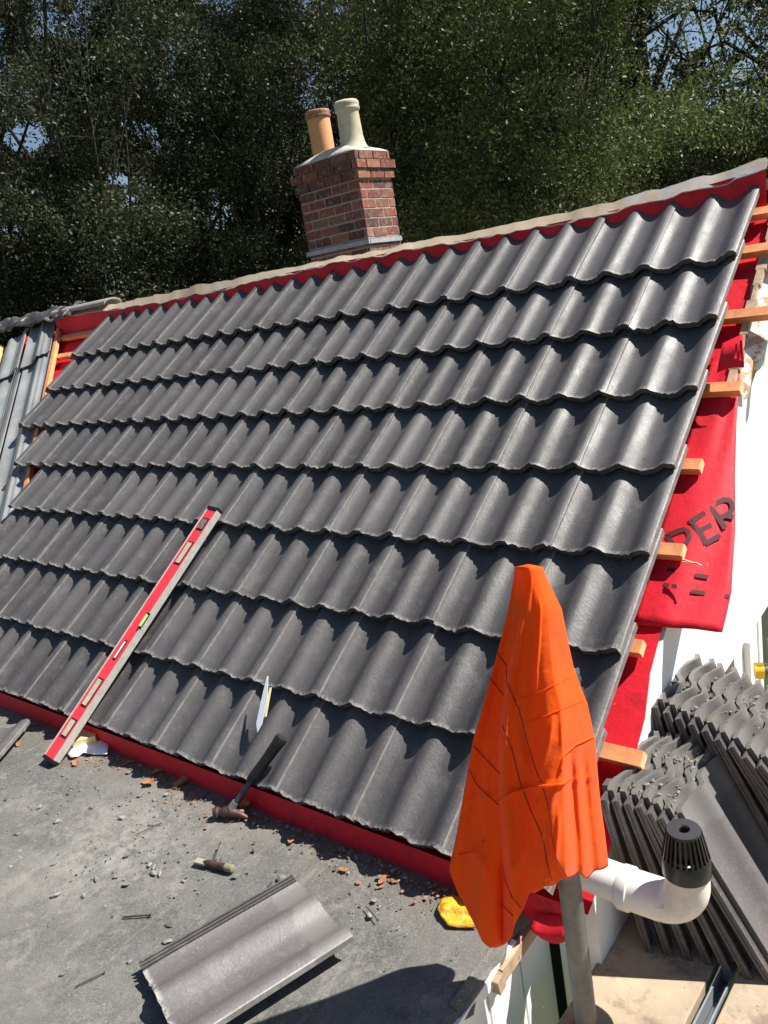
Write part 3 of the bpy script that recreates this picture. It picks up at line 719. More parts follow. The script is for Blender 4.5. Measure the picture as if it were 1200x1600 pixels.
# ------------------------------------------------------------------ loose concrete tile builder
def loose_tile(name, o, a, b, c, material, ribs=3, rough=0.002, parent=None):
    """origin o (lower left), a across, b along the length, c out of the face"""
    vs, fs, uvs, ti = [], [], [], []
    o, a, b, c = [np.array(q, float) for q in (o, a, b, c)]
    P, Sx, T = tile_sheet(ntt=9, s0=0.06, rough=rough)
    P[..., 2] -= 0.0065 * Sx
    P[-1, :, 1] += rng.normal(0, rough * 1.4, P.shape[1])
    tile_into(vs, fs, uvs, ti, (o, a, b, c), P, Sx, T, 0.014, float(rng.uniform(0, 1)))
    me = tile_mesh(name, vs, fs, uvs, ti, material); ob = link(name, me, None, parent)
    # interlock ribs on the left margin
    r = MB()
    for k, sx in enumerate((-0.018, -0.006, 0.006)[:ribs]):
        zz = float(hprof(0.06)) - 0.011
        r.box(o + a * sx + b * 0.21 + c * (zz + 0.003), a * 0.0028, b * 0.209, c * 0.0055)
    r.box(o + a * -0.003 + b * 0.21 + c * (zz - 0.0058), a * 0.020, b * 0.2085, c * 0.003)
    r.build('interlock_ribs', material, ob)
    nb = MB()
    for sx in (0.06, 0.15, 0.24):
        nb.box(o + a * sx + b * 0.405 + c * (float(hprof(sx / CW)) - 0.0065 * sx / CW - 0.024), a * 0.016, b * 0.010, c * 0.0105)
    nb.build('nib', material, ob, bevel=0.002)
    return ob

# tile lying on the flat roof
A_ = np.array([-0.815, -0.584]); tdir = np.array([0.322, 0.947, 0]); sdir = np.array([0.947, -0.322, 0])
up_ = np.array([0, 0, 1.0]); sd2 = sdir + up_ * 0.02; sd2 /= np.linalg.norm(sd2); up2 = np.cross(sd2, tdir)
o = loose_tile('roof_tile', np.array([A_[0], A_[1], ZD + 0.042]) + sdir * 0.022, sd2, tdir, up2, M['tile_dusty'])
tag(o, 'dusty grey rolled tile lying alone on the flat roof felt in the foreground', 'roof tile')
# broken tile at the left edge of the flat roof
bp_ = onz(-22, 1225, ZD + 0.03)
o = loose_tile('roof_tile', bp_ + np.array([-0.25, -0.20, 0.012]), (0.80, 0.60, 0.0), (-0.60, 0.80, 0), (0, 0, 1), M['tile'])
tag(o, 'dark tile lying at the left picture edge on the flat roof, left of the red spirit level', 'roof tile')

# stacks leaning on the gable
ZB = -0.262
def stack(n, head0, head1, foot0, foot1, y0, y1, labels, group, ry=0.0, zj=0.0, zb=0.0):
    for i in range(n):
        t = i / (n - 1); fx = foot0 + (foot1 - foot0) * t; hx = head0 + (head1 - head0) * t
        y = y0 + (y1 - y0) * t + rng.normal(0, 0.004)
        dx = hx - fx; dz = math.sqrt(0.42 ** 2 - dx ** 2); b = np.array([dx, 0, dz]) / 0.42
        yaw = ry + rng.normal(0, 0.01)
        a = np.array([-math.sin(yaw), math.cos(yaw), 0]); a -= b * (a @ b); a /= np.linalg.norm(a)
        c = np.cross(a, b)
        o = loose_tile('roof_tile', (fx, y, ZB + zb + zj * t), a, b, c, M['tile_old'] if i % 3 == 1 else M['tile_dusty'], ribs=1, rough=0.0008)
        tag(o, labels(i), 'roof tile', group)
ordn = ['first', 'second', 'third', 'fourth', 'fifth', 'sixth', 'seventh', 'eighth', 'ninth', 'tenth', 'eleventh', 'twelfth']
stack(7, 0.070, 0.215, 0.150, 0.415, 0.212, 0.250,
      lambda i: ('big grey tile fully facing out, outermost of the near stack beside the vent pipe' if i == 6 else ('%s tile from the gable wall in the near stack behind the vent pipe' % ordn[i])), 'roof tiles stacked near the vent pipe')
stack(9, 0.070, 0.34, 0.150, 0.58, 0.555, 0.50,
      lambda i: ('outermost tile of the far stack below the window, face turned out' if i == 8 else ('%s tile from the white gable wall in the far stack below the window' % ordn[i])), 'roof tiles stacked below the window', zb=0.055)

# ------------------------------------------------------------------ scaffold boards and tube
base_dir = np.array([0.050, 1.0, 0]); base_dir /= np.linalg.norm(base_dir); sidev = np.array([base_dir[1], -base_dir[0], 0])
def plank(cx_, w, label, y0=-3.2, y1=4.5, z=-0.285, dz=0.019):
    b = MB(); c0 = np.array([cx_, 0.2, z]); a0 = c0 + base_dir * (y0 - 0.2); a1 = c0 + base_dir * (y1 - 0.2)
    b.bar(a0, a1, w, 0.038); o = b.build('scaffold_board', M['boards'], bevel=0.003); tag(o, label, 'scaffold board', 'boards of the scaffold platform'); return o
plank(0.160, 0.235, 'pale scaffold board tight against the white gable wall')
plank(0.445, 0.228, 'pale scaffold board right of the metal channel, under the near tile stack')
plank(0.690, 0.225, 'scaffold board under the outer side of the tile stacks, at the right picture edge')
plank(0.928, 0.225, 'scaffold board outermost on the platform')
mc = MB(); q0 = np.array([0.305, 0.2, -0.300])
for off in (-0.014, 0.014):
    mc.bar(q0 + sidev * off + base_dir * -3.2, q0 + sidev * off + base_dir * 3.5, 0.004, 0.05)
mc.bar(q0 + np.array([0, 0, -0.022]) + base_dir * -3.2, q0 + np.array([0, 0, -0.022]) + base_dir * 3.5, 0.026, 0.004)
for yy in (-0.35, -0.05, 0.25, 0.55): mc.box(q0 + base_dir * (yy - 0.2) + np.array([0, 0, 0.004]), sidev * 0.0115, base_dir * 0.02, (0, 0, 0.015))
mc.bar(q0 + np.array([0.0, 0, -0.06]) + sidev * -0.6, q0 + np.array([0, 0, -0.06]) + sidev * 0.9, 0.05, 0.02)
tag(mc.build('metal_channel', mat('grey_channel', (0.30, 0.33, 0.35), 0.5, 0.1, 10, metal=0.4)), 'grey metal channel lying in the gap between two scaffold boards', 'channel')

PX, PY = 0.091, -0.075; PZT = 0.80
pole = empty('scaffold_pole', (PX, PY, -2.75)); tag(pole, 'grey steel scaffold tube standing upright under the orange vest', 'scaffold pole')
b = MB(); b.lathe((PX, PY, 0), [(0.0205, PZT), (0.0242, PZT), (0.0242, -2.74), (0.0205, -2.74), (0.0205, PZT)], n=28); b.build('tube', M['steel'], pole, auto=0.7)
b = MB(); b.box((PX, PY, -2.742), (0.075, 0, 0), (0, 0.075, 0), (0, 0, 0.005)); b.build('base_plate', M['steel'], pole)

# scaffold by the windows: green standard with yellow capped tube
st = empty('scaffold_tube', (0.14, 1.60, -0.30)); tag(st, 'grey scaffold tube with yellow end cap clamped to a dark green upright beside the window', 'scaffold tube')
pa = on(1182, 1048, (1, 0, 0), 0.13); pb = pa + np.array([0.72, 0.30, -0.005])
b = MB(); b.tube([pa, pb], 0.024, 20); b.build('tube', M['steel'], st, auto=0.7)
b = MB(); d_ = (pb - pa) / np.linalg.norm(pb - pa); b.tube([pa - d_ * 0.006, pa + d_ * 0.022], 0.0275, 20); b.build('end_cap', M['caul'], st, auto=0.7)
b = MB(); b.tube([pa + np.array([0.05, 0.05, -2.4]), pa + np.array([0.05, 0.05, 0.10])], 0.024, 20); b.build('upright', M['green'], st, auto=0.7)

# ------------------------------------------------------------------ vent pipe
vx, vy = 0.283, 0.083
vp = empty('vent_pipe', (0.05, vy, 0.02)); tag(vp, 'white plastic soil pipe elbow with black slotted vent cowl poking from the gable', 'vent pipe')
zc = 0.010; R_ = 0.043; rad = 0.068
b = MB(); b.tube([(-0.02, vy, zc + 0.012), (0.145, vy, zc + 0.004)], [R_, R_], 36); b.build('pipe', M['pvc'], vp, auto=0.6)
b = MB(); pts = [(0.128, vy, zc), (0.134, vy, zc), (0.156, vy, zc)]; rads = [0.0455, 0.0495, 0.0495]
pts += [(0.158, vy, zc)]; rads += [0.0455]
for k in range(1, 15):
    a_ = k / 14 * math.pi / 2; pts.append((vx - rad + rad * math.sin(a_) if False else (vx - rad) + rad * math.sin(a_), vy, zc + rad - rad * math.cos(a_))); rads.append(0.0455)
pts += [(vx, vy, zc + rad + 0.025), (vx, vy, zc + rad + 0.035)]; rads += [0.0455, 0.0455]
b.tube(pts, rads, 40); b.build('elbow', M['pvc'], vp, auto=0.6)
cz0 = zc + rad + 0.028; KC = 0.78
cw = empty('cowl_tmp')
bpy.data.objects.remove(cw)
b = MB(); b.lathe((vx, vy, cz0), [(r_ * KC, h_ * KC) for r_, h_ in [(0.060, 0), (0.0635, 0.002), (0.0635, 0.050), (0.060, 0.056), (0.054, 0.057), (0.054, 0.0)]], n=40)
cowl = b.build('vent_cowl', M['black'], vp, auto=0.6)
b = MB()
for k in range(26):
    a_ = 2 * math.pi * k / 26; u = np.array([math.cos(a_), math.sin(a_), 0]); w = np.array([-math.sin(a_), math.cos(a_), 0])
    lo = np.array([vx, vy, cz0 + 0.055 * KC]) + u * 0.0575 * KC; hi = np.array([vx, vy, cz0 + 0.133 * KC]) + u * 0.0415 * KC
    b.box((lo + hi) / 2, (hi - lo) / 2, w * 0.0024, u * 0.0036)
b.build('cowl_bars', M['black'], cowl)
b = MB(); b.lathe((vx, vy, cz0), [(r_ * KC, h_ * KC) for r_, h_ in [(0.0435, 0.128), (0.0445, 0.133), (0.0435, 0.138), (0.017, 0.1385), (0.0135, 0.134), (0.0135, 0.118), (0.040, 0.122), (0.0435, 0.128)]], n=40); b.build('cowl_top', mat('dull_black', (0.03, 0.03, 0.034), 0.5), cowl, auto=0.6)
b = MB(); b.lathe((vx, vy, cz0), [(0.036 * KC, 0.05 * KC), (0.030 * KC, 0.12 * KC)], n=24); b.build('cowl_core', M['black'], cowl)

# ------------------------------------------------------------------ orange hi-vis vest hung over the pole
hN = np.array([-0.647, 0.762, 0]); hN /= np.linalg.norm(hN); eN = np.array([hN[1], -hN[0], 0]); P0 = np.array([PX, PY, 0])
def pl(px, py):
    q = on(px, py, hN, hN @ P0); return (q - P0) @ eN, q[2]
ys_ = [884, 900, 952, 1013, 1045, 1100, 1156, 1230, 1258, 1300, 1350]
xl_ = [804, 803, 794, 779, 770, 755, 739, 726, 721, 714, 703]
xr__ = [848, 853, 878, 890, 897, 918, 930, 936, 939, 945, 951]
hemx = [701, 716, 735, 751, 764, 774, 797, 805, 816, 825, 862, 885, 903, 918, 926, 951]
hemy = [1362, 1401, 1434, 1471, 1480, 1483, 1466, 1440, 1420, 1397, 1383, 1372, 1366, 1372, 1364, 1353]
foldy = [884, 902, 966, 1045, 1119, 1230, 1350]; folda = [0.45, 0.50, 0.25, 0.19, 0.20, 0.26, 0.34]
WR = [(0.62, 0.10, 0.45, 0.60, 0.020, 0.006), (0.30, 0.45, 0.55, 0.72, 0.022, -0.005), (0.68, 0.50, 0.52, 0.74, 0.020, 0.006), (0.55, 0.76, 0.42, 1.05, 0.022, 0.007), (0.62, 0.78, 0.60, 1.05, 0.018, -0.006), (0.48, 0.78, 0.50, 1.1, 0.015, 0.005),
      (0.12, 0.55, 0.20, 0.95, 0.025, 0.006), (0.05, 0.90, 0.25, 1.02, 0.02, 0.006), (0.22, 0.90, 0.18, 1.25, 0.02, 0.007), (0.80, 0.30, 0.72, 0.62, 0.02, 0.005), (0.38, 0.20, 0.30, 0.55, 0.02, 0.005), (0.75, 0.66, 0.60, 0.85, 0.016, 0.006), (0.15, 0.30, 0.10, 0.60, 0.02, -0.004), (0.70, 0.80, 0.66, 1.0, 0.014, 0.006)]
def vest_px(a, y):
    yc = min(y, 1350); return np.interp(yc, ys_, xl_) * (1 - a) + np.interp(yc, ys_, xr__) * a
def hem_y(a): return float(np.interp(701 + 250 * a, hemx, hemy))
def sstep(x, e0, e1):
    t = min(1, max(0, (x - e0) / (e1 - e0))); return t * t * (3 - 2 * t)
def vest_pt(a, y, back=False, off=0.0):
    x = vest_px(a, y); u, z = pl(x, y)
    ul_, _ = pl(np.interp(min(y, 1350), ys_, xl_), y); ur_, _ = pl(np.interp(min(y, 1350), ys_, xr__), y)
    w = (ur_ - ul_) / 2; T = (y - 884) / 470.0
    s = math.sin(math.pi * min(1, max(0, a))) ** 0.75
    pk = 0.73; tri = (a / pk) ** 0.6 if a < pk else max(0, (1 - a) / (1 - pk)) ** 0.95
    mixT = min(1, max(0, T * 3)); prof_ = s * (1 - mixT) + (0.25 * s + 0.75 * tri) * mixT
    dep = prof_ * (0.030 + (w - 0.026) * 0.88)
    if back: d = dep * 0.8 + 0.012 * T * math.sin(a * 15) ; d = max(d, s * 0.024)
    else:
        fa = np.interp(y, foldy, folda)
        g_ = min(1, max(0, T * 2.2))
        d = -dep
        d += 0.030 * (1 - sstep(a, fa - 0.010, fa + 0.012)) * g_ * min(1, a / 0.08)            # left panel tucked behind the front one
        d -= 0.014 * math.exp(-((a - fa - 0.045) / 0.03) ** 2) * g_                 # rolled fold edge
        d -= 0.013 * math.exp(-((a - 0.60) / 0.10) ** 2) * min(1, T * 1.2)
        d += 0.010 * math.exp(-((a - 0.47) / 0.05) ** 2) * T
        lo = sstep(y, 1150, 1230)
        d += lo * (0.020 * math.exp(-((a - 0.80) / 0.030) ** 2) + 0.014 * math.exp(-((a - 0.90) / 0.03) ** 2))
        d += 0.006 * T * math.sin(a * 13 + 3 * T) * s
        lo2 = sstep(y, 1290, 1400); d += lo2 * (0.030 * math.exp(-((a - 0.345) / 0.03) ** 2) + 0.004 * math.sin(a * 22))
        for (a0, t0, a1, t1, wd, am) in WR:
            la, lt = a1 - a0, t1 - t0; LL2 = la * la + lt * lt; k = ((a - a0) * la + (T - t0) * lt) / LL2
            if -0.15 < k < 1.15:
                dist = ((a - a0) * lt - (T - t0) * la) / math.sqrt(LL2); fade = max(0, 1 - abs(2 * k - 1) ** 3) if 0 <= k <= 1 else 0
                d -= am * math.exp(-(dist / wd) ** 2) * fade * min(1, s * 2)
        # puckered seam across
        d -= 0.004 * math.exp(-((y - (1240 - 40 * (a - 0.3))) / 5.0) ** 2)
    Pv = P0 + eN * u + np.array([0, 0, z]); Dh = (Pv - CC) @ hN
    return CC + (Pv - CC) * (1 + (d + off) / Dh)          # the survey point, moved along its sight line to the depth of the fold
na, nt_ = 110, 110
vb_ = MB(); G = np.zeros((nt_, na, 3)); B = np.zeros((nt_, na, 3))
for j in range(na):
    a = j / (na - 1); hy = hem_y(a) + 1.5 * math.sin(a * 60); by = 1180 + 30 * math.sin(a * 9) + 60 * (1 - a)
    for i in range(nt_):
        t = i / (nt_ - 1); G[i, j] = vest_pt(a, 886 + (hy - 886) * t); B[i, j] = vest_pt(a, 886 + (by - 886) * t, True)
vb_.grid(G[::-1]); vb_.grid(B)
tc_ = vest_pt(0.5, 883); top = [tuple(G[0, j]) for j in range(na)] + [tuple(B[0, j]) for j in range(na - 2, 0, -1)]
ctr = np.mean(np.array(top), 0) + np.array([0, 0, 0.006])
nT = len(top); vb_.add([tuple(ctr)] + top, [(0, 1 + (k + 1) % nT, 1 + k) for k in range(nT)])
vme = vb_.mesh('vest'); bm = bmesh.new(); bm.from_mesh(vme); bmesh.ops.remove_doubles(bm, verts=bm.verts, dist=0.0004); bmesh.ops.recalc_face_normals(bm, faces=bm.faces)
bm.to_mesh(vme); bm.free()
vest = link('safety_vest', vme, M['hivis'], None, True)
md = vest.modifiers.new('thick', 'SOLIDIFY'); md.thickness = 0.0016; md.offset = -1
tag(vest, 'bright orange hi-vis garment draped over the top of the scaffold pole', 'hi-vis vest')
def c7(x, y): return (640 + x / 2.161, 860 + y / 2.161)
def vest_line(mb, pts, r):
    pp = []
    P = [np.array(c7(*p)) for p in pts]
    for i in range(len(P) - 1):
        n = max(2, int(np.linalg.norm(P[i + 1] - P[i]) / 4))
        for k in range(n): pp.append(P[i] + (P[i + 1] - P[i]) * k / n)
    pp.append(P[-1]); out = []
    for q in pp:
        y = q[1]; yc = min(y, 1350); a = (q[0] - np.interp(yc, ys_, xl_)) / (np.interp(yc, ys_, xr__) - np.interp(yc, ys_, xl_)); a = min(0.995, max(0.005, a))
        if y > hem_y(a) - 1: continue
        out.append(vest_pt(a, y, False, -0.0012))
    if len(out) > 1: mb.tube(out, r, 6)
sm = MB()
for L_ in [[(325, 400), (330, 450), (370, 540), (395, 640), (430, 750), (450, 800), (470, 870), (480, 960), (495, 1040), (530, 1100)],
           [(312, 590), (345, 670), (375, 790), (410, 880), (450, 970), (465, 1060), (482, 1120)], [(295, 345), (328, 390)], [(270, 430), (318, 490)],
           [(215, 660), (305, 755)], [(202, 740), (225, 790), (300, 860)], [(313, 1060), (325, 1120), (345, 1170), (375, 1208)], [(310, 1195), (350, 1235)]]:
    sm = MB(); vest_line(sm, L_, 0.0008)
    if sm.v: sm.build('stitching', M['thread'], vest)
for L_ in [[(300, 850), (340, 820), (400, 802), (520, 787), (545, 765)], [(510, 745), (520, 690), (560, 655), (622, 627)], [(165, 1030), (225, 1020), (250, 980)]]:
    s2 = MB(); vest_line(s2, L_, 0.0026); s2.build('raised_seam', M['hivis'], vest, smooth=True)
for L_ in [[(360, 510), (455, 470), (550, 425)], [(385, 590), (490, 545), (590, 505)]]:
    s2 = MB(); vest_line(s2, L_, 0.0008); s2.build('raised_seam', M['hivis'], vest, smooth=True)

# ------------------------------------------------------------------ spirit level
top_ = onroof(337, 795, 0.040); bot_ = onz(78, 1190, ZD + 0.018)
d = top_ - bot_; LL = np.linalg.norm(d); d /= LL
mid = (top_ + bot_) / 2
nrm = np.array([0, -0.5, 0.85]); nrm -= d * (nrm @ d); nrm /= np.linalg.norm(nrm); wv = np.cross(nrm, d)
if wv[0] < 0: wv = -wv
vw = CC - mid; vw -= d * (vw @ d); vw /= np.linalg.norm(vw); ang = math.atan2(vw @ wv, vw @ nrm) - math.radians(52); n2 = nrm * math.cos(ang) + wv * math.sin(ang); w2 = wv * math.cos(ang) - nrm * math.sin(ang)
lv = empty('spirit_level', tuple(bot_)); tag(lv, 'red spirit level with silver edges leaning from the flat roof onto the tiles', 'spirit level')
HW, HT = 0.034, 0.015
b = MB(); b.box(mid, d * (LL / 2 - 0.012), w2 * (HW - 0.004), n2 * (HT - 0.003)); b.build('web', M['levelred'], lv)
b = MB()
for s_ in (-1, 1): b.box(mid + w2 * s_ * (HW - 0.002), d * (LL / 2 - 0.012), w2 * 0.002, n2 * HT)
b.build('edge_flange', M['alu'], lv)
for e_ in (bot_ + d * 0.006, top_ - d * 0.006):
    b = MB(); b.box(e_, d * 0.007, w2 * (HW + 0.001), n2 * (HT + 0.001)); b.build('end_cap', M['black'], lv, bevel=0.002)
def lvslot(f, ln, m1, nm, w=0.019):
    c = bot_ + d * LL * f + n2 * (HT - 0.002)
    b = MB(); b.box(c, d * ln / 2, w2 * w, n2 * 0.0015); o = b.build('slot_surround', M['black'], lv, bevel=0.0008)
    b = MB(); b.box(c + n2 * 0.0014 , d * (ln / 2 - 0.006), w2 * (w - 0.0045), n2 * 0.0009); b.build(nm, m1, o)
lvslot(0.115, 0.075, M['vialc'], 'vial'); lvslot(0.245, 0.12, M['vialc'], 'hand_hole', 0.018); lvslot(0.80, 0.11, M['vialc'], 'hand_hole', 0.018); lvslot(0.925, 0.06, M['dullsteel'], 'vial')
lvslot(0.405, 0.085, M['paper'], 'sticker', 0.009)
c = bot_ + d * LL * 0.525 + w2 * (HW - 0.006) + n2 * (HT - 0.001)
b = MB(); b.box(c, d * 0.036, w2 * 0.0085, n2 * 0.002); o = b.build('vial_housing', M['black'], lv, bevel=0.001)
b = MB(); b.tube([c - d * 0.026 + n2 * 0.003, c + d * 0.026 + n2 * 0.003], 0.0065, 14); b.build('vial', M['vialg'], o, auto=0.7)

# ------------------------------------------------------------------ hammer
hp = onz(358, 1268, ZD + 0.022); he = onroof(441, 1152, 0.045)
dh = he - hp; LH = np.linalg.norm(dh); dh /= LH
hm = empty('claw_hammer', tuple(hp)); tag(hm, 'claw hammer with black rubber grip, brown head on the flat roof, handle over the eaves', 'hammer')
b = MB(); b.tube([hp + dh * LH * t for t in (0.02, 0.10, 0.2, 0.45)], [0.0105, 0.0095, 0.0085, 0.0085], 14); b.build('shaft', M['tealsteel'], hm, auto=0.7)
b = MB(); b.tube([hp + dh * LH * t for t in (0.40, 0.42, 0.5, 0.7, 0.9, 0.97, 1.0)], [0.013, 0.0165, 0.0175, 0.0165, 0.0185, 0.0205, 0.018], 16); b.build('grip', M['rubber'], hm, auto=0.7)
b = MB(); b.tube([hp + dh * LH * 0.04, hp + dh * LH * 0.13], [0.0135, 0.0115], 14); b.build('collar', M['dullsteel'], hm, auto=0.7)
fh = onz(332, 1270, ZD + 0.02); bh = onz(404, 1272, ZD + 0.006)
ax = hp - fh; ax /= np.linalg.norm(ax); cx_ = bh - hp; cx_ /= np.linalg.norm(cx_)
b = MB(); b.tube([hp - ax * 0.050, hp - ax * 0.048, hp - ax * 0.036, hp - ax * 0.032, hp - ax * 0.022, hp - ax * 0.012, hp + cx_ * 0.012], [0.015, 0.0175, 0.0175, 0.0125, 0.0125, 0.0175, 0.015], 18)
hd = b.build('head', M['rust'], hm, auto=0.8)
b = MB(); sdv = np.cross(cx_, dh); sdv /= np.linalg.norm(sdv)
for s_ in (-1, 1):
    pts = []; rr_ = []
    for k in range(8):
        t = k / 7; pts.append(hp + cx_ * (0.008 + 0.075 * t) + sdv * s_ * (0.005 + 0.010 * t) - dh * (0.016 * t * t) + np.array([0, 0, -0.001 * t])); rr_.append(0.0130 * (1 - t) + 0.0032)
    b.tube(pts, rr_, 10)
b.build('claw', M['rust'], hm, auto=0.9)

# ------------------------------------------------------------------ small things on the flat roof and tiles
# folding knife
k0 = onz(302, 1344, ZD + 0.012); k1 = onz(364, 1358, ZD + 0.012); dk_ = k1 - k0; LK = np.linalg.norm(dk_); dk_ /= LK; sk = np.cross(dk_, [0, 0, 1])
kn = empty('trimming_knife', tuple(k0)); tag(kn, 'worn trimming knife with brown grip lying on the flat roof below the hammer', 'knife')
b = MB(); b.tube([k0 + dk_ * LK * t for t in (0.28, 0.36, 0.6, 0.85, 0.95, 1.0)], [0.007, 0.010, 0.0105, 0.011, 0.010, 0.006], 14); b.build('handle', M['rust'], kn, auto=0.7)
b = MB(); b.tube([k0 + dk_ * LK * t + np.array([0, 0, 0.001]) for t in (0.82, 0.9, 1.0, 1.02)], [0.0108, 0.0118, 0.0108, 0.006], 14); b.build('butt', mat('cream_plastic', (0.22, 0.21, 0.14), 0.5), kn, auto=0.7)
b = MB(); b.box(k0 + dk_ * LK * 0.20, dk_ * LK * 0.14, sk * 0.010, (0, 0, 0.004)); b.build('nose', mat('cream_metal', (0.30, 0.29, 0.22), 0.5), kn, bevel=0.0015)
b = MB(); b.tube([onz(334, 1345, ZD + 0.012), onz(342, 1322, ZD + 0.018), onz(345, 1316, ZD + 0.019)], [0.0012, 0.0012, 0.0025], 6); b.build('blade_lever', M['black'], kn)
# narrow blade / off-cut on the tiles
c1, c2 = onroof(402, 1144, 0.026), onroof(418, 1056, 0.045)
dd = c2 - c1; ll = np.linalg.norm(dd); dd /= ll; ss_ = np.cross(dd, NRM); ss_ /= np.linalg.norm(ss_)
b = MB(); pts = [c1, c1 + dd * ll * 0.13 + ss_ * 0.012, c1 + dd * ll * 0.60 + ss_ * 0.016, c2 + ss_ * 0.002, c2 - ss_ * 0.003, c1 + dd * ll * 0.5 - ss_ * 0.009, c1 + dd * ll * 0.15 - ss_ * 0.011]
n = len(pts); b.add([p for p in pts] + [p - NRM * 0.002 for p in pts], [tuple(range(n)), tuple(range(n, 2 * n))[::-1]] + [(i, n + i, n + (i + 1) % n, (i + 1) % n) for i in range(n)])
bl = b.build('plastic_offcut', mat('lilac_white_plastic', (0.58, 0.60, 0.66), 0.4)); tag(bl, 'thin white pointed offcut with a yellow side lying on the tiles above the hammer', 'offcut')
b = MB(); b.box(c1 + dd * ll * 0.52 + ss_ * 0.020 - NRM * 0.002, dd * ll * 0.26, ss_ * 0.004, NRM * 0.001); b.build('yellow_edge', M['foam'], bl)
# paper and foam under the level
def polysheet(name, pts, z, mt, th=0.0015, curl=None):
    P = [onz(x, y, ZD + (zz if zz is not None else z)) for x, y, zz in pts]; n = len(P)
    b = MB(); b.add([tuple(p) for p in P] + [tuple(p - np.array([0, 0, th])) for p in P], [tuple(range(n))[::-1], tuple(range(n, 2 * n))] + [(i, (i + 1) % n, n + (i + 1) % n, n + i) for i in range(n)]); return b.build(name, mt)
rows = []
tp = [(112, 1156), (125, 1152), (138, 1149), (150, 1150), (160, 1152), (171, 1160)]; bt = [(101, 1176), (110, 1183), (122, 1182), (130, 1176), (150, 1179), (167, 1178)]
for i in range(7):
    row = []
    for j in range(21):
        s = j / 20 * 5; a0 = min(int(s), 4); u = s - a0
        p = np.array(tp[a0]) * (1 - u) + np.array(tp[a0 + 1]) * u; q = np.array(bt[a0]) * (1 - u) + np.array(bt[a0 + 1]) * u; t = i / 6
        xy = p * (1 - t) + q * t; row.append(onz(xy[0], xy[1], ZD + 0.012 + 0.012 * math.sin(t * 3.0) + 0.004 * math.sin(j * 0.8 + t * 4)))
    rows.append(row)
b = MB(); b.slab(np.array(rows), np.array([0, 0, -0.001])); tag(b.build('paper_scrap', M['paper'], smooth=True), 'crumpled white paper scrap beside the lower end of the spirit level', 'paper')
fo = polysheet('foam_offcut', [(112, 1160, None), (126, 1138, None), (153, 1138, None), (148, 1150, None)], 0.045, M['foam'], 0.025); tag(fo, 'pale yellow foam offcut behind the white paper by the spirit level', 'foam offcut')
# yellow glove
rows = []
gl0 = [(683, 1420), (690, 1404), (705, 1398), (722, 1402), (742, 1412)]; gl1 = [(690, 1434), (700, 1446), (716, 1449), (732, 1449), (746, 1449)]
for i in range(13):
    row = []
    for j in range(21):
        s = j / 20 * 4; a0 = min(int(s), 3); u = s - a0; t = i / 12
        p = np.array(gl0[a0]) * (1 - u) + np.array(gl0[a0 + 1]) * u; q = np.array(gl1[a0]) * (1 - u) + np.array(gl1[a0 + 1]) * u
        xy = p * (1 - t) + q * t; e = min(t, 1 - t) * 2
        h = 0.006 + 0.030 * math.sin(min(1, e) * math.pi / 2) * min(1, 0.2 + j / 6) - 0.022 * math.exp(-((t - 0.62) / 0.16) ** 2) * min(1, j / 5) + 0.002 * math.sin(j * 0.6 + i * 0.9)
        row.append(onz(xy[0], xy[1], ZD + 0.008 + h * 0.4) + np.array([0, 0, h * 0.1]))
    rows.append(row)
b = MB(); b.slab(np.array(rows), np.array([0, 0, -0.002])); gv = b.build('work_glove', M['yellow'], smooth=True); tag(gv, 'crumpled shiny yellow glove cuff lying on the felt at the foot of the vest', 'glove')
# terracotta scrap by the hammer
def chunk(mb, c, r, seed, flat=0.6):
    r_ = random.Random(seed); bm = bmesh.new(); bmesh.ops.create_icosphere(bm, subdivisions=1, radius=1.0)
    sc = (r * r_.uniform(.7, 1.5), r * r_.uniform(.6, 1.2), r * flat * r_.uniform(.6, 1.2)); rz = r_.uniform(0, 6.28); R3 = Matrix.Rotation(rz, 3, 'Z') @ Matrix.Rotation(r_.uniform(-.4, .4), 3, 'X')
    vv = []
    for v in bm.verts:
        k = r_.uniform(0.7, 1.25); q = R3 @ Vector((v.co.x * sc[0] * k, v.co.y * sc[1] * k, v.co.z * sc[2] * k)); vv.append((c[0] + q.x, c[1] + q.y, c[2] + q.z))
    mb.add(vv, [tuple(v.index for v in f.verts) for f in bm.faces]); bm.free()
b = MB(); chunk(b, onz(384, 1254, ZD + 0.015), 0.022, 3, 0.7); tag(b.build('brick_fragment', M['rubbleo']), 'orange clay fragment beside the hammer head under the eaves', 'clay fragment')
for i, (x0, y0, x1, y1, lab) in enumerate([(214, 1303, 252, 1286, 'thin loose nail nearest the spirit level, below the eaves'), (192, 1433, 235, 1430, 'short thick dark nail in the middle of the flat roof'), (117, 1542, 164, 1519, 'bent rusty nail lying nearest the bottom left of the flat roof'), (571, 1416, 590, 1438, 'small curved nail on the flat roof between the tile and the yellow glove')]):
    a0, a1 = onz(x0, y0, ZD + 0.008), onz(x1, y1, ZD + 0.008); dd = a1 - a0; b = MB(); r0 = 0.0022 if i == 1 else 0.0014
    m_ = (a0 + a1) / 2 + np.array([0.004 if i == 3 else 0.001, 0, 0.001]); b.tube([a0, m_, a1 - dd * 0.02, a1 - dd * 0.02, a1], [r0, r0, r0, r0 * 2.2, r0 * 2.2], 8)
    tag(b.build('nail', M['rust']), lab, 'nail')
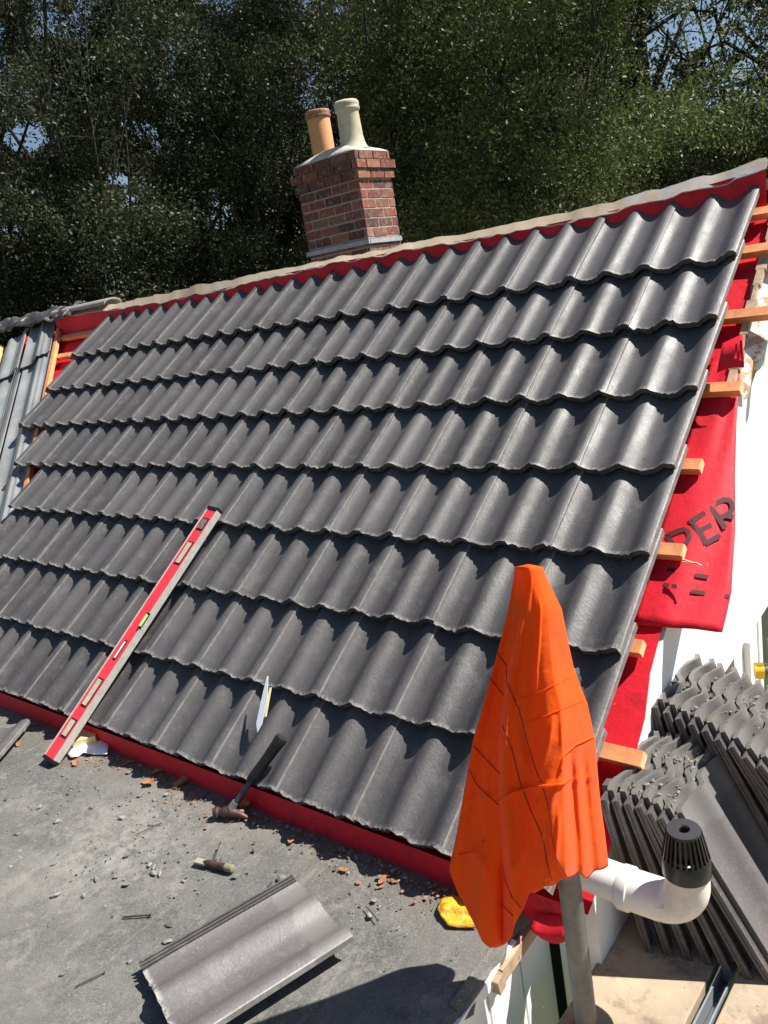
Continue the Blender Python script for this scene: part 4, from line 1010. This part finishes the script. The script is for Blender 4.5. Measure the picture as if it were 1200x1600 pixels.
# dead oak leaves
def leaf_mesh(c, size, rot, seed):
    r_ = random.Random(seed); out = []; n = 26
    for k in range(n):
        t = 2 * math.pi * k / n; lobes = 1 + 0.28 * math.cos(5 * t + 0.5) * abs(math.sin(t)); x = math.cos(t) * size * 1.0; y = math.sin(t) * size * 0.55 * lobes
        X = x * math.cos(rot) - y * math.sin(rot); Y = x * math.sin(rot) + y * math.cos(rot); out.append((c[0] + X, c[1] + Y, c[2] + 0.25 * size * (abs(y) / size) * 1.2 + 0.15 * size * math.sin(x / size * 2 + seed)))
    b = MB(); b.add([tuple(c)] + out, [(0, 1 + k, 1 + (k + 1) % n) for k in range(n)]); return b
for i, (x, y, s, lab) in enumerate([(231, 1222, .030, 'curled brown dead leaf below the eaves, left of the widest gap'), (284, 1223, .034, 'brown lobed dead leaf midway between the spirit level and the hammer'), (119, 1191, .026, 'brown dead leaf just below the white paper scrap'), (200, 1192, .022, 'small brown dead leaf under the red underlay right of the paper'), (455, 1311, .016, 'pale orange leaf scrap on the felt right of the hammer'), (537, 1358, .014, 'orange leaf scrap lying under the eaves towards the vest'), (598, 1374, .015, 'flat orange leaf scrap nearest the yellow glove'), (28, 1162, .020, 'small brown dead leaf near the left picture edge'), (246, 1206, .024, 'crumpled brown dead leaf tucked in the eaves shadow')]):
    o = leaf_mesh(onz(x, y, ZD + 0.008), s, i * 1.3, i).build('dead_leaf', M['leaf'], smooth=True); tag(o, lab, 'dead leaf', 'dead leaves on the flat roof')
# grit and litter (nobody could count it)
b = MB()
for i in range(820):
    if i < 260: x = random.gauss(-1.35, 0.33); y = random.gauss(-0.30, 0.11)
    elif i < 420: x = random.uniform(-3.0, -0.2); y = random.uniform(-0.7, -0.02)
    elif i < 470: x = random.gauss(-0.36, 0.13); y = random.gauss(-0.13, 0.06)
    else: x = random.uniform(-2.6, -0.2); y = random.gauss(-0.03, 0.02)
    if y > -0.01: y = -0.02
    r = random.choice([0.0014, 0.002, 0.003, 0.003, 0.0045, 0.008 if random.random() < .25 else 0.004])
    chunk(b, (x, min(y, -0.004), ZD + 0.003 + r * 0.35), r, i)
for i in range(34):
    x = random.gauss(-1.25, 0.42); y = random.gauss(-0.30, 0.13)
    if y > -0.06: continue
    r = random.uniform(0.006, 0.013); chunk(b, (x, y, ZD + 0.003 + r * 0.25), r, 700 + i, 0.45)
tag(b.build('roof_grit', M['rubble']), kind='stuff')
b = MB()
for i in range(900):
    x = random.uniform(-2.4, -0.15); y = -0.012 - abs(random.gauss(0, 0.034)) * (1 + 0.8 * math.sin(x * 9))
    if -1.5 < x < -0.2 and random.random() < 0.3: continue
    r = random.choice([0.002, 0.003, 0.004, 0.007]); chunk(b, (x, y, ZD + 0.004), r, 5000 + i, 0.25)
tag(b.build('leaf_litter', M['moss']), kind='stuff')
# mortar crumbs on the stacked tile heads
b = MB()
for i in range(130):
    if i % 2: x = random.uniform(0.08, 0.20); y = random.uniform(0.26, 0.50); z = 0.150 - (x - 0.07) * 0.20
    else: x = random.uniform(0.09, 0.30); y = random.uniform(0.60, 0.82); z = 0.205 - (x - 0.07) * 0.20
    chunk(b, (x, y, z - 0.010), random.uniform(0.002, 0.0065), 9000 + i, 0.6)
tag(b.build('mortar_crumbs', mat('mortar_crumb', (0.20, 0.185, 0.14), 0.95, 0.3, 60)), kind='stuff')

# ------------------------------------------------------------------ trees
def leaf_material(name, col, col2):
    m = bpy.data.materials.new(name); m.use_nodes = True; t = m.node_tree; N = t.nodes; L = t.links
    p = N['Principled BSDF']; p.inputs['Roughness'].default_value = 0.50; p.inputs['Specular IOR Level'].default_value = 0.26
    g = N.new('ShaderNodeNewGeometry'); x = N.new('ShaderNodeMix'); x.data_type = 'RGBA'; x.inputs[6].default_value = (*col, 1); x.inputs[7].default_value = (*col2, 1)
    L.new(g.outputs['Random Per Island'], x.inputs[0]); L.new(x.outputs[2], p.inputs['Base Color'])
    tr = N.new('ShaderNodeBsdfTranslucent'); ms = N.new('ShaderNodeMixShader'); ms.inputs[0].default_value = 0.28; hs = N.new('ShaderNodeHueSaturation'); hs.inputs['Value'].default_value = 1.15; hs.inputs['Saturation'].default_value = 0.95
    L.new(x.outputs[2], hs.inputs['Color']); L.new(hs.outputs[0], tr.inputs[0]); L.new(p.outputs[0], ms.inputs[1]); L.new(tr.outputs[0], ms.inputs[2]); L.new(ms.outputs[0], N['Material Output'].inputs[0])
    return m
LM = [leaf_material('leaves_dark', (0.021, 0.028, 0.012), (0.058, 0.069, 0.028)), leaf_material('leaves_mid', (0.045, 0.062, 0.018), (0.14, 0.165, 0.048)), leaf_material('leaves_blue', (0.036, 0.048, 0.017), (0.115, 0.130, 0.044))]
GAPS = [(38, 218, 42, 26, .97), (185, 280, 20, 13, .9), (205, 318, 16, 14, .9), (530, 15, 9, 7, .95), (1050, 60, 62, 50, .80), (1150, 110, 75, 80, .62), (1035, 120, 30, 30, .8), (985, 125, 18, 12, .7), (18, 358, 20, 8, .9), (1100, 40, 90, 60, .5)]
def tree(name, base, height, crown_c, crown_r, nleaf, li, label, trunk_r=0.22, lean=(0, 0), leaf=0.05, dens=1.0):
    base = np.array(base, float); crown_c = np.array(crown_c, float); crown_r = np.array(crown_r, float)
    root = empty(name, tuple(base)); tag(root, label, 'tree', 'trees behind the roof')
    mb = MB(); pts = []; rr = []
    for i in range(8):
        t = i / 7; pts.append(base + (crown_c + np.array([0, 0, crown_r[2] * 0.5]) - base) * t + np.array([0.15 * math.sin(t * 5 + base[0]), 0.12 * math.sin(t * 4 + 1), 0])); rr.append(trunk_r * (1 - 0.75 * t))
    mb.tube(pts, rr, 10, cap=False); clumps = []
    nl = 20
    for k in range(nl):
        t = 0.3 + 0.65 * rng.random(); s = pts[int(t * 7)]; th = rng.uniform(0, 2 * math.pi); ph = rng.uniform(-0.3, 1.0)
        e = crown_c + crown_r * np.array([math.cos(th) * math.cos(ph), math.sin(th) * math.cos(ph), math.sin(ph)]) * rng.uniform(0.6, 0.95)
        m1 = s * 0.5 + e * 0.5 + rng.normal(0, 0.3, 3) + np.array([0, 0, 0.2]); r0 = trunk_r * 0.22
        mb.tube([s, s * 0.6 + m1 * 0.4, m1, m1 * 0.4 + e * 0.6, e], [r0, r0 * 0.75, r0 * 0.5, r0 * 0.3, r0 * 0.1], 6, cap=False)
        for q in range(3):
            e2 = e + rng.normal(0, 0.5, 3); mb.tube([m1 * 0.5 + e * 0.5, (m1 + e) / 4 + e2 / 2 + rng.normal(0, .08, 3), e2], [r0 * 0.3, r0 * 0.2, r0 * 0.06], 5, cap=False)
    mb.build('trunk', M['bark'], root, smooth=True)
    nc = int(nleaf / 70)
    nb_ = 76                                     # boughs: leaves gather on them, with dark hollows between
    u = rng.normal(0, 1, (nb_, 3)); u /= np.linalg.norm(u, axis=1, keepdims=True); rad = rng.random((nb_, 1)) ** 0.40
    bc = crown_c + u * rad * crown_r; bs_ = rng.uniform(0.40, 0.80, (nb_, 1))
    bi = rng.integers(0, nb_, nc); w_ = rng.normal(0, 1, (nc, 3)); w_ /= np.linalg.norm(w_, axis=1, keepdims=True)
    w_[:, 2] = np.where(w_[:, 2] < -0.3, -w_[:, 2], w_[:, 2])
    cl = bc[bi] + w_ * bs_[bi] * rng.uniform(0.75, 1.0, (nc, 1)) * np.array([1.1, 1.1, 0.8])
    # drooping sprays: leaves strung along short hanging lines
    n = nc * 70; ci = np.repeat(np.arange(nc), 70)
    tt = rng.random(n); dirs = rng.normal(0, 1, (nc, 3)); dirs[:, 2] = -abs(dirs[:, 2]) - 0.5; dirs /= np.linalg.norm(dirs, axis=1, keepdims=True)
    ln = rng.uniform(0.25, 0.7, (nc, 1))
    P = cl[ci] + dirs[ci] * ln[ci] * tt[:, None] + rng.normal(0, 0.085, (n, 3))
    px = proj(P); keep = np.ones(n, bool)
    d = (P - CC) @ RR; vis = d[:, 2] < -1
    for gx, gy, gw_, gh, pr in GAPS:
        ins = (((px[:, 0] - gx) / gw_) ** 2 + ((px[:, 1] - gy) / gh) ** 2) < (1 + 0.5 * np.sin(P[:, 0] * 9 + P[:, 2] * 7)); keep &= ~(ins & vis & (rng.random(n) < pr))
    P = P[keep]; n = len(P)
    a = rng.normal(0, 1, (n, 3)); a /= np.linalg.norm(a, axis=1, keepdims=True); b = rng.normal(0, 1, (n, 3)); b -= a * (a * b).sum(1, keepdims=True); b /= np.linalg.norm(b, axis=1, keepdims=True)
    sz = (leaf * rng.uniform(0.6, 1.3, (n, 1)))
    v = np.stack([P - a * sz, P + b * sz * 0.42, P + a * sz, P - b * sz * 0.42], 1).reshape(-1, 3).astype(np.float32)
    me = bpy.data.meshes.new('crown'); me.vertices.add(4 * n); me.vertices.foreach_set('co', v.reshape(-1))
    me.loops.add(4 * n); me.loops.foreach_set('vertex_index', np.arange(4 * n, dtype=np.int32)); me.polygons.add(n)
    me.polygons.foreach_set('loop_start', np.arange(0, 4 * n, 4, dtype=np.int32)); me.polygons.foreach_set('loop_total', np.full(n, 4, np.int32)); me.update(calc_edges=True)
    link('crown', me, LM[li], root)
def at_dist(px, dist, py=486):
    r = ray(px, py - 0.15 * (px - 600)); r = np.array([r[0], r[1], 0]); r /= np.linalg.norm(r); return CC[:2] + r[:2] * dist
TR = [(-120, 13, 4.6, 0, 'dark broadleaf tree at the far left picture edge with a sky gap beside it'),
      (170, 12, 4.8, 0, 'dense dark tree left of the chimney'),
      (430, 13.5, 5.2, 0, 'tall very dark tree directly behind the chimney pots'),
      (690, 12.5, 5.0, 2, 'dense tree with drooping sprays just right of the chimney'),
      (900, 11, 4.2, 1, 'sunlit green tree rising behind the middle right of the ridge'),
      (1120, 13, 3.6, 1, 'low bright green tree behind the right end of the ridge'),
      (1330, 14, 4.8, 2, 'thin crowned tree at the right picture edge with open sky between its branches')]
for i, (px, dist, r, li, lab) in enumerate(TR):
    xy = at_dist(px, dist); zc_ = 2.9 if i != 5 else 1.2
    tree('tree', (xy[0], xy[1], -2.75), 9, (xy[0], xy[1], zc_), (2.3, 2.0, r - (0.3 if i == 5 else 0)), 150000 if i < 6 else 80000, li, lab, leaf=0.027, trunk_r=0.16)
BR = [(40, 18, 'dark tree in the second row behind the left trees'), (330, 19, 'dark tree in the second row, left of the chimney'), (600, 18.5, 'dark tree in the second row, straight behind the chimney'), (830, 18, 'dark tree in the second row, right of the chimney'), (1040, 19, 'tree in the second row whose bare limbs show against the sky at upper right'), (1230, 19, 'tree in the second row at the far right')]
for i, (px, dist, lab) in enumerate(BR):
    xy = at_dist(px, dist)
    tree('tree', (xy[0], xy[1], -2.75), 11, (xy[0], xy[1], 4.0), (3.3, 2.4, 5.4), 140000 if i < 4 else 50000, 0, lab, leaf=0.055, trunk_r=0.3)
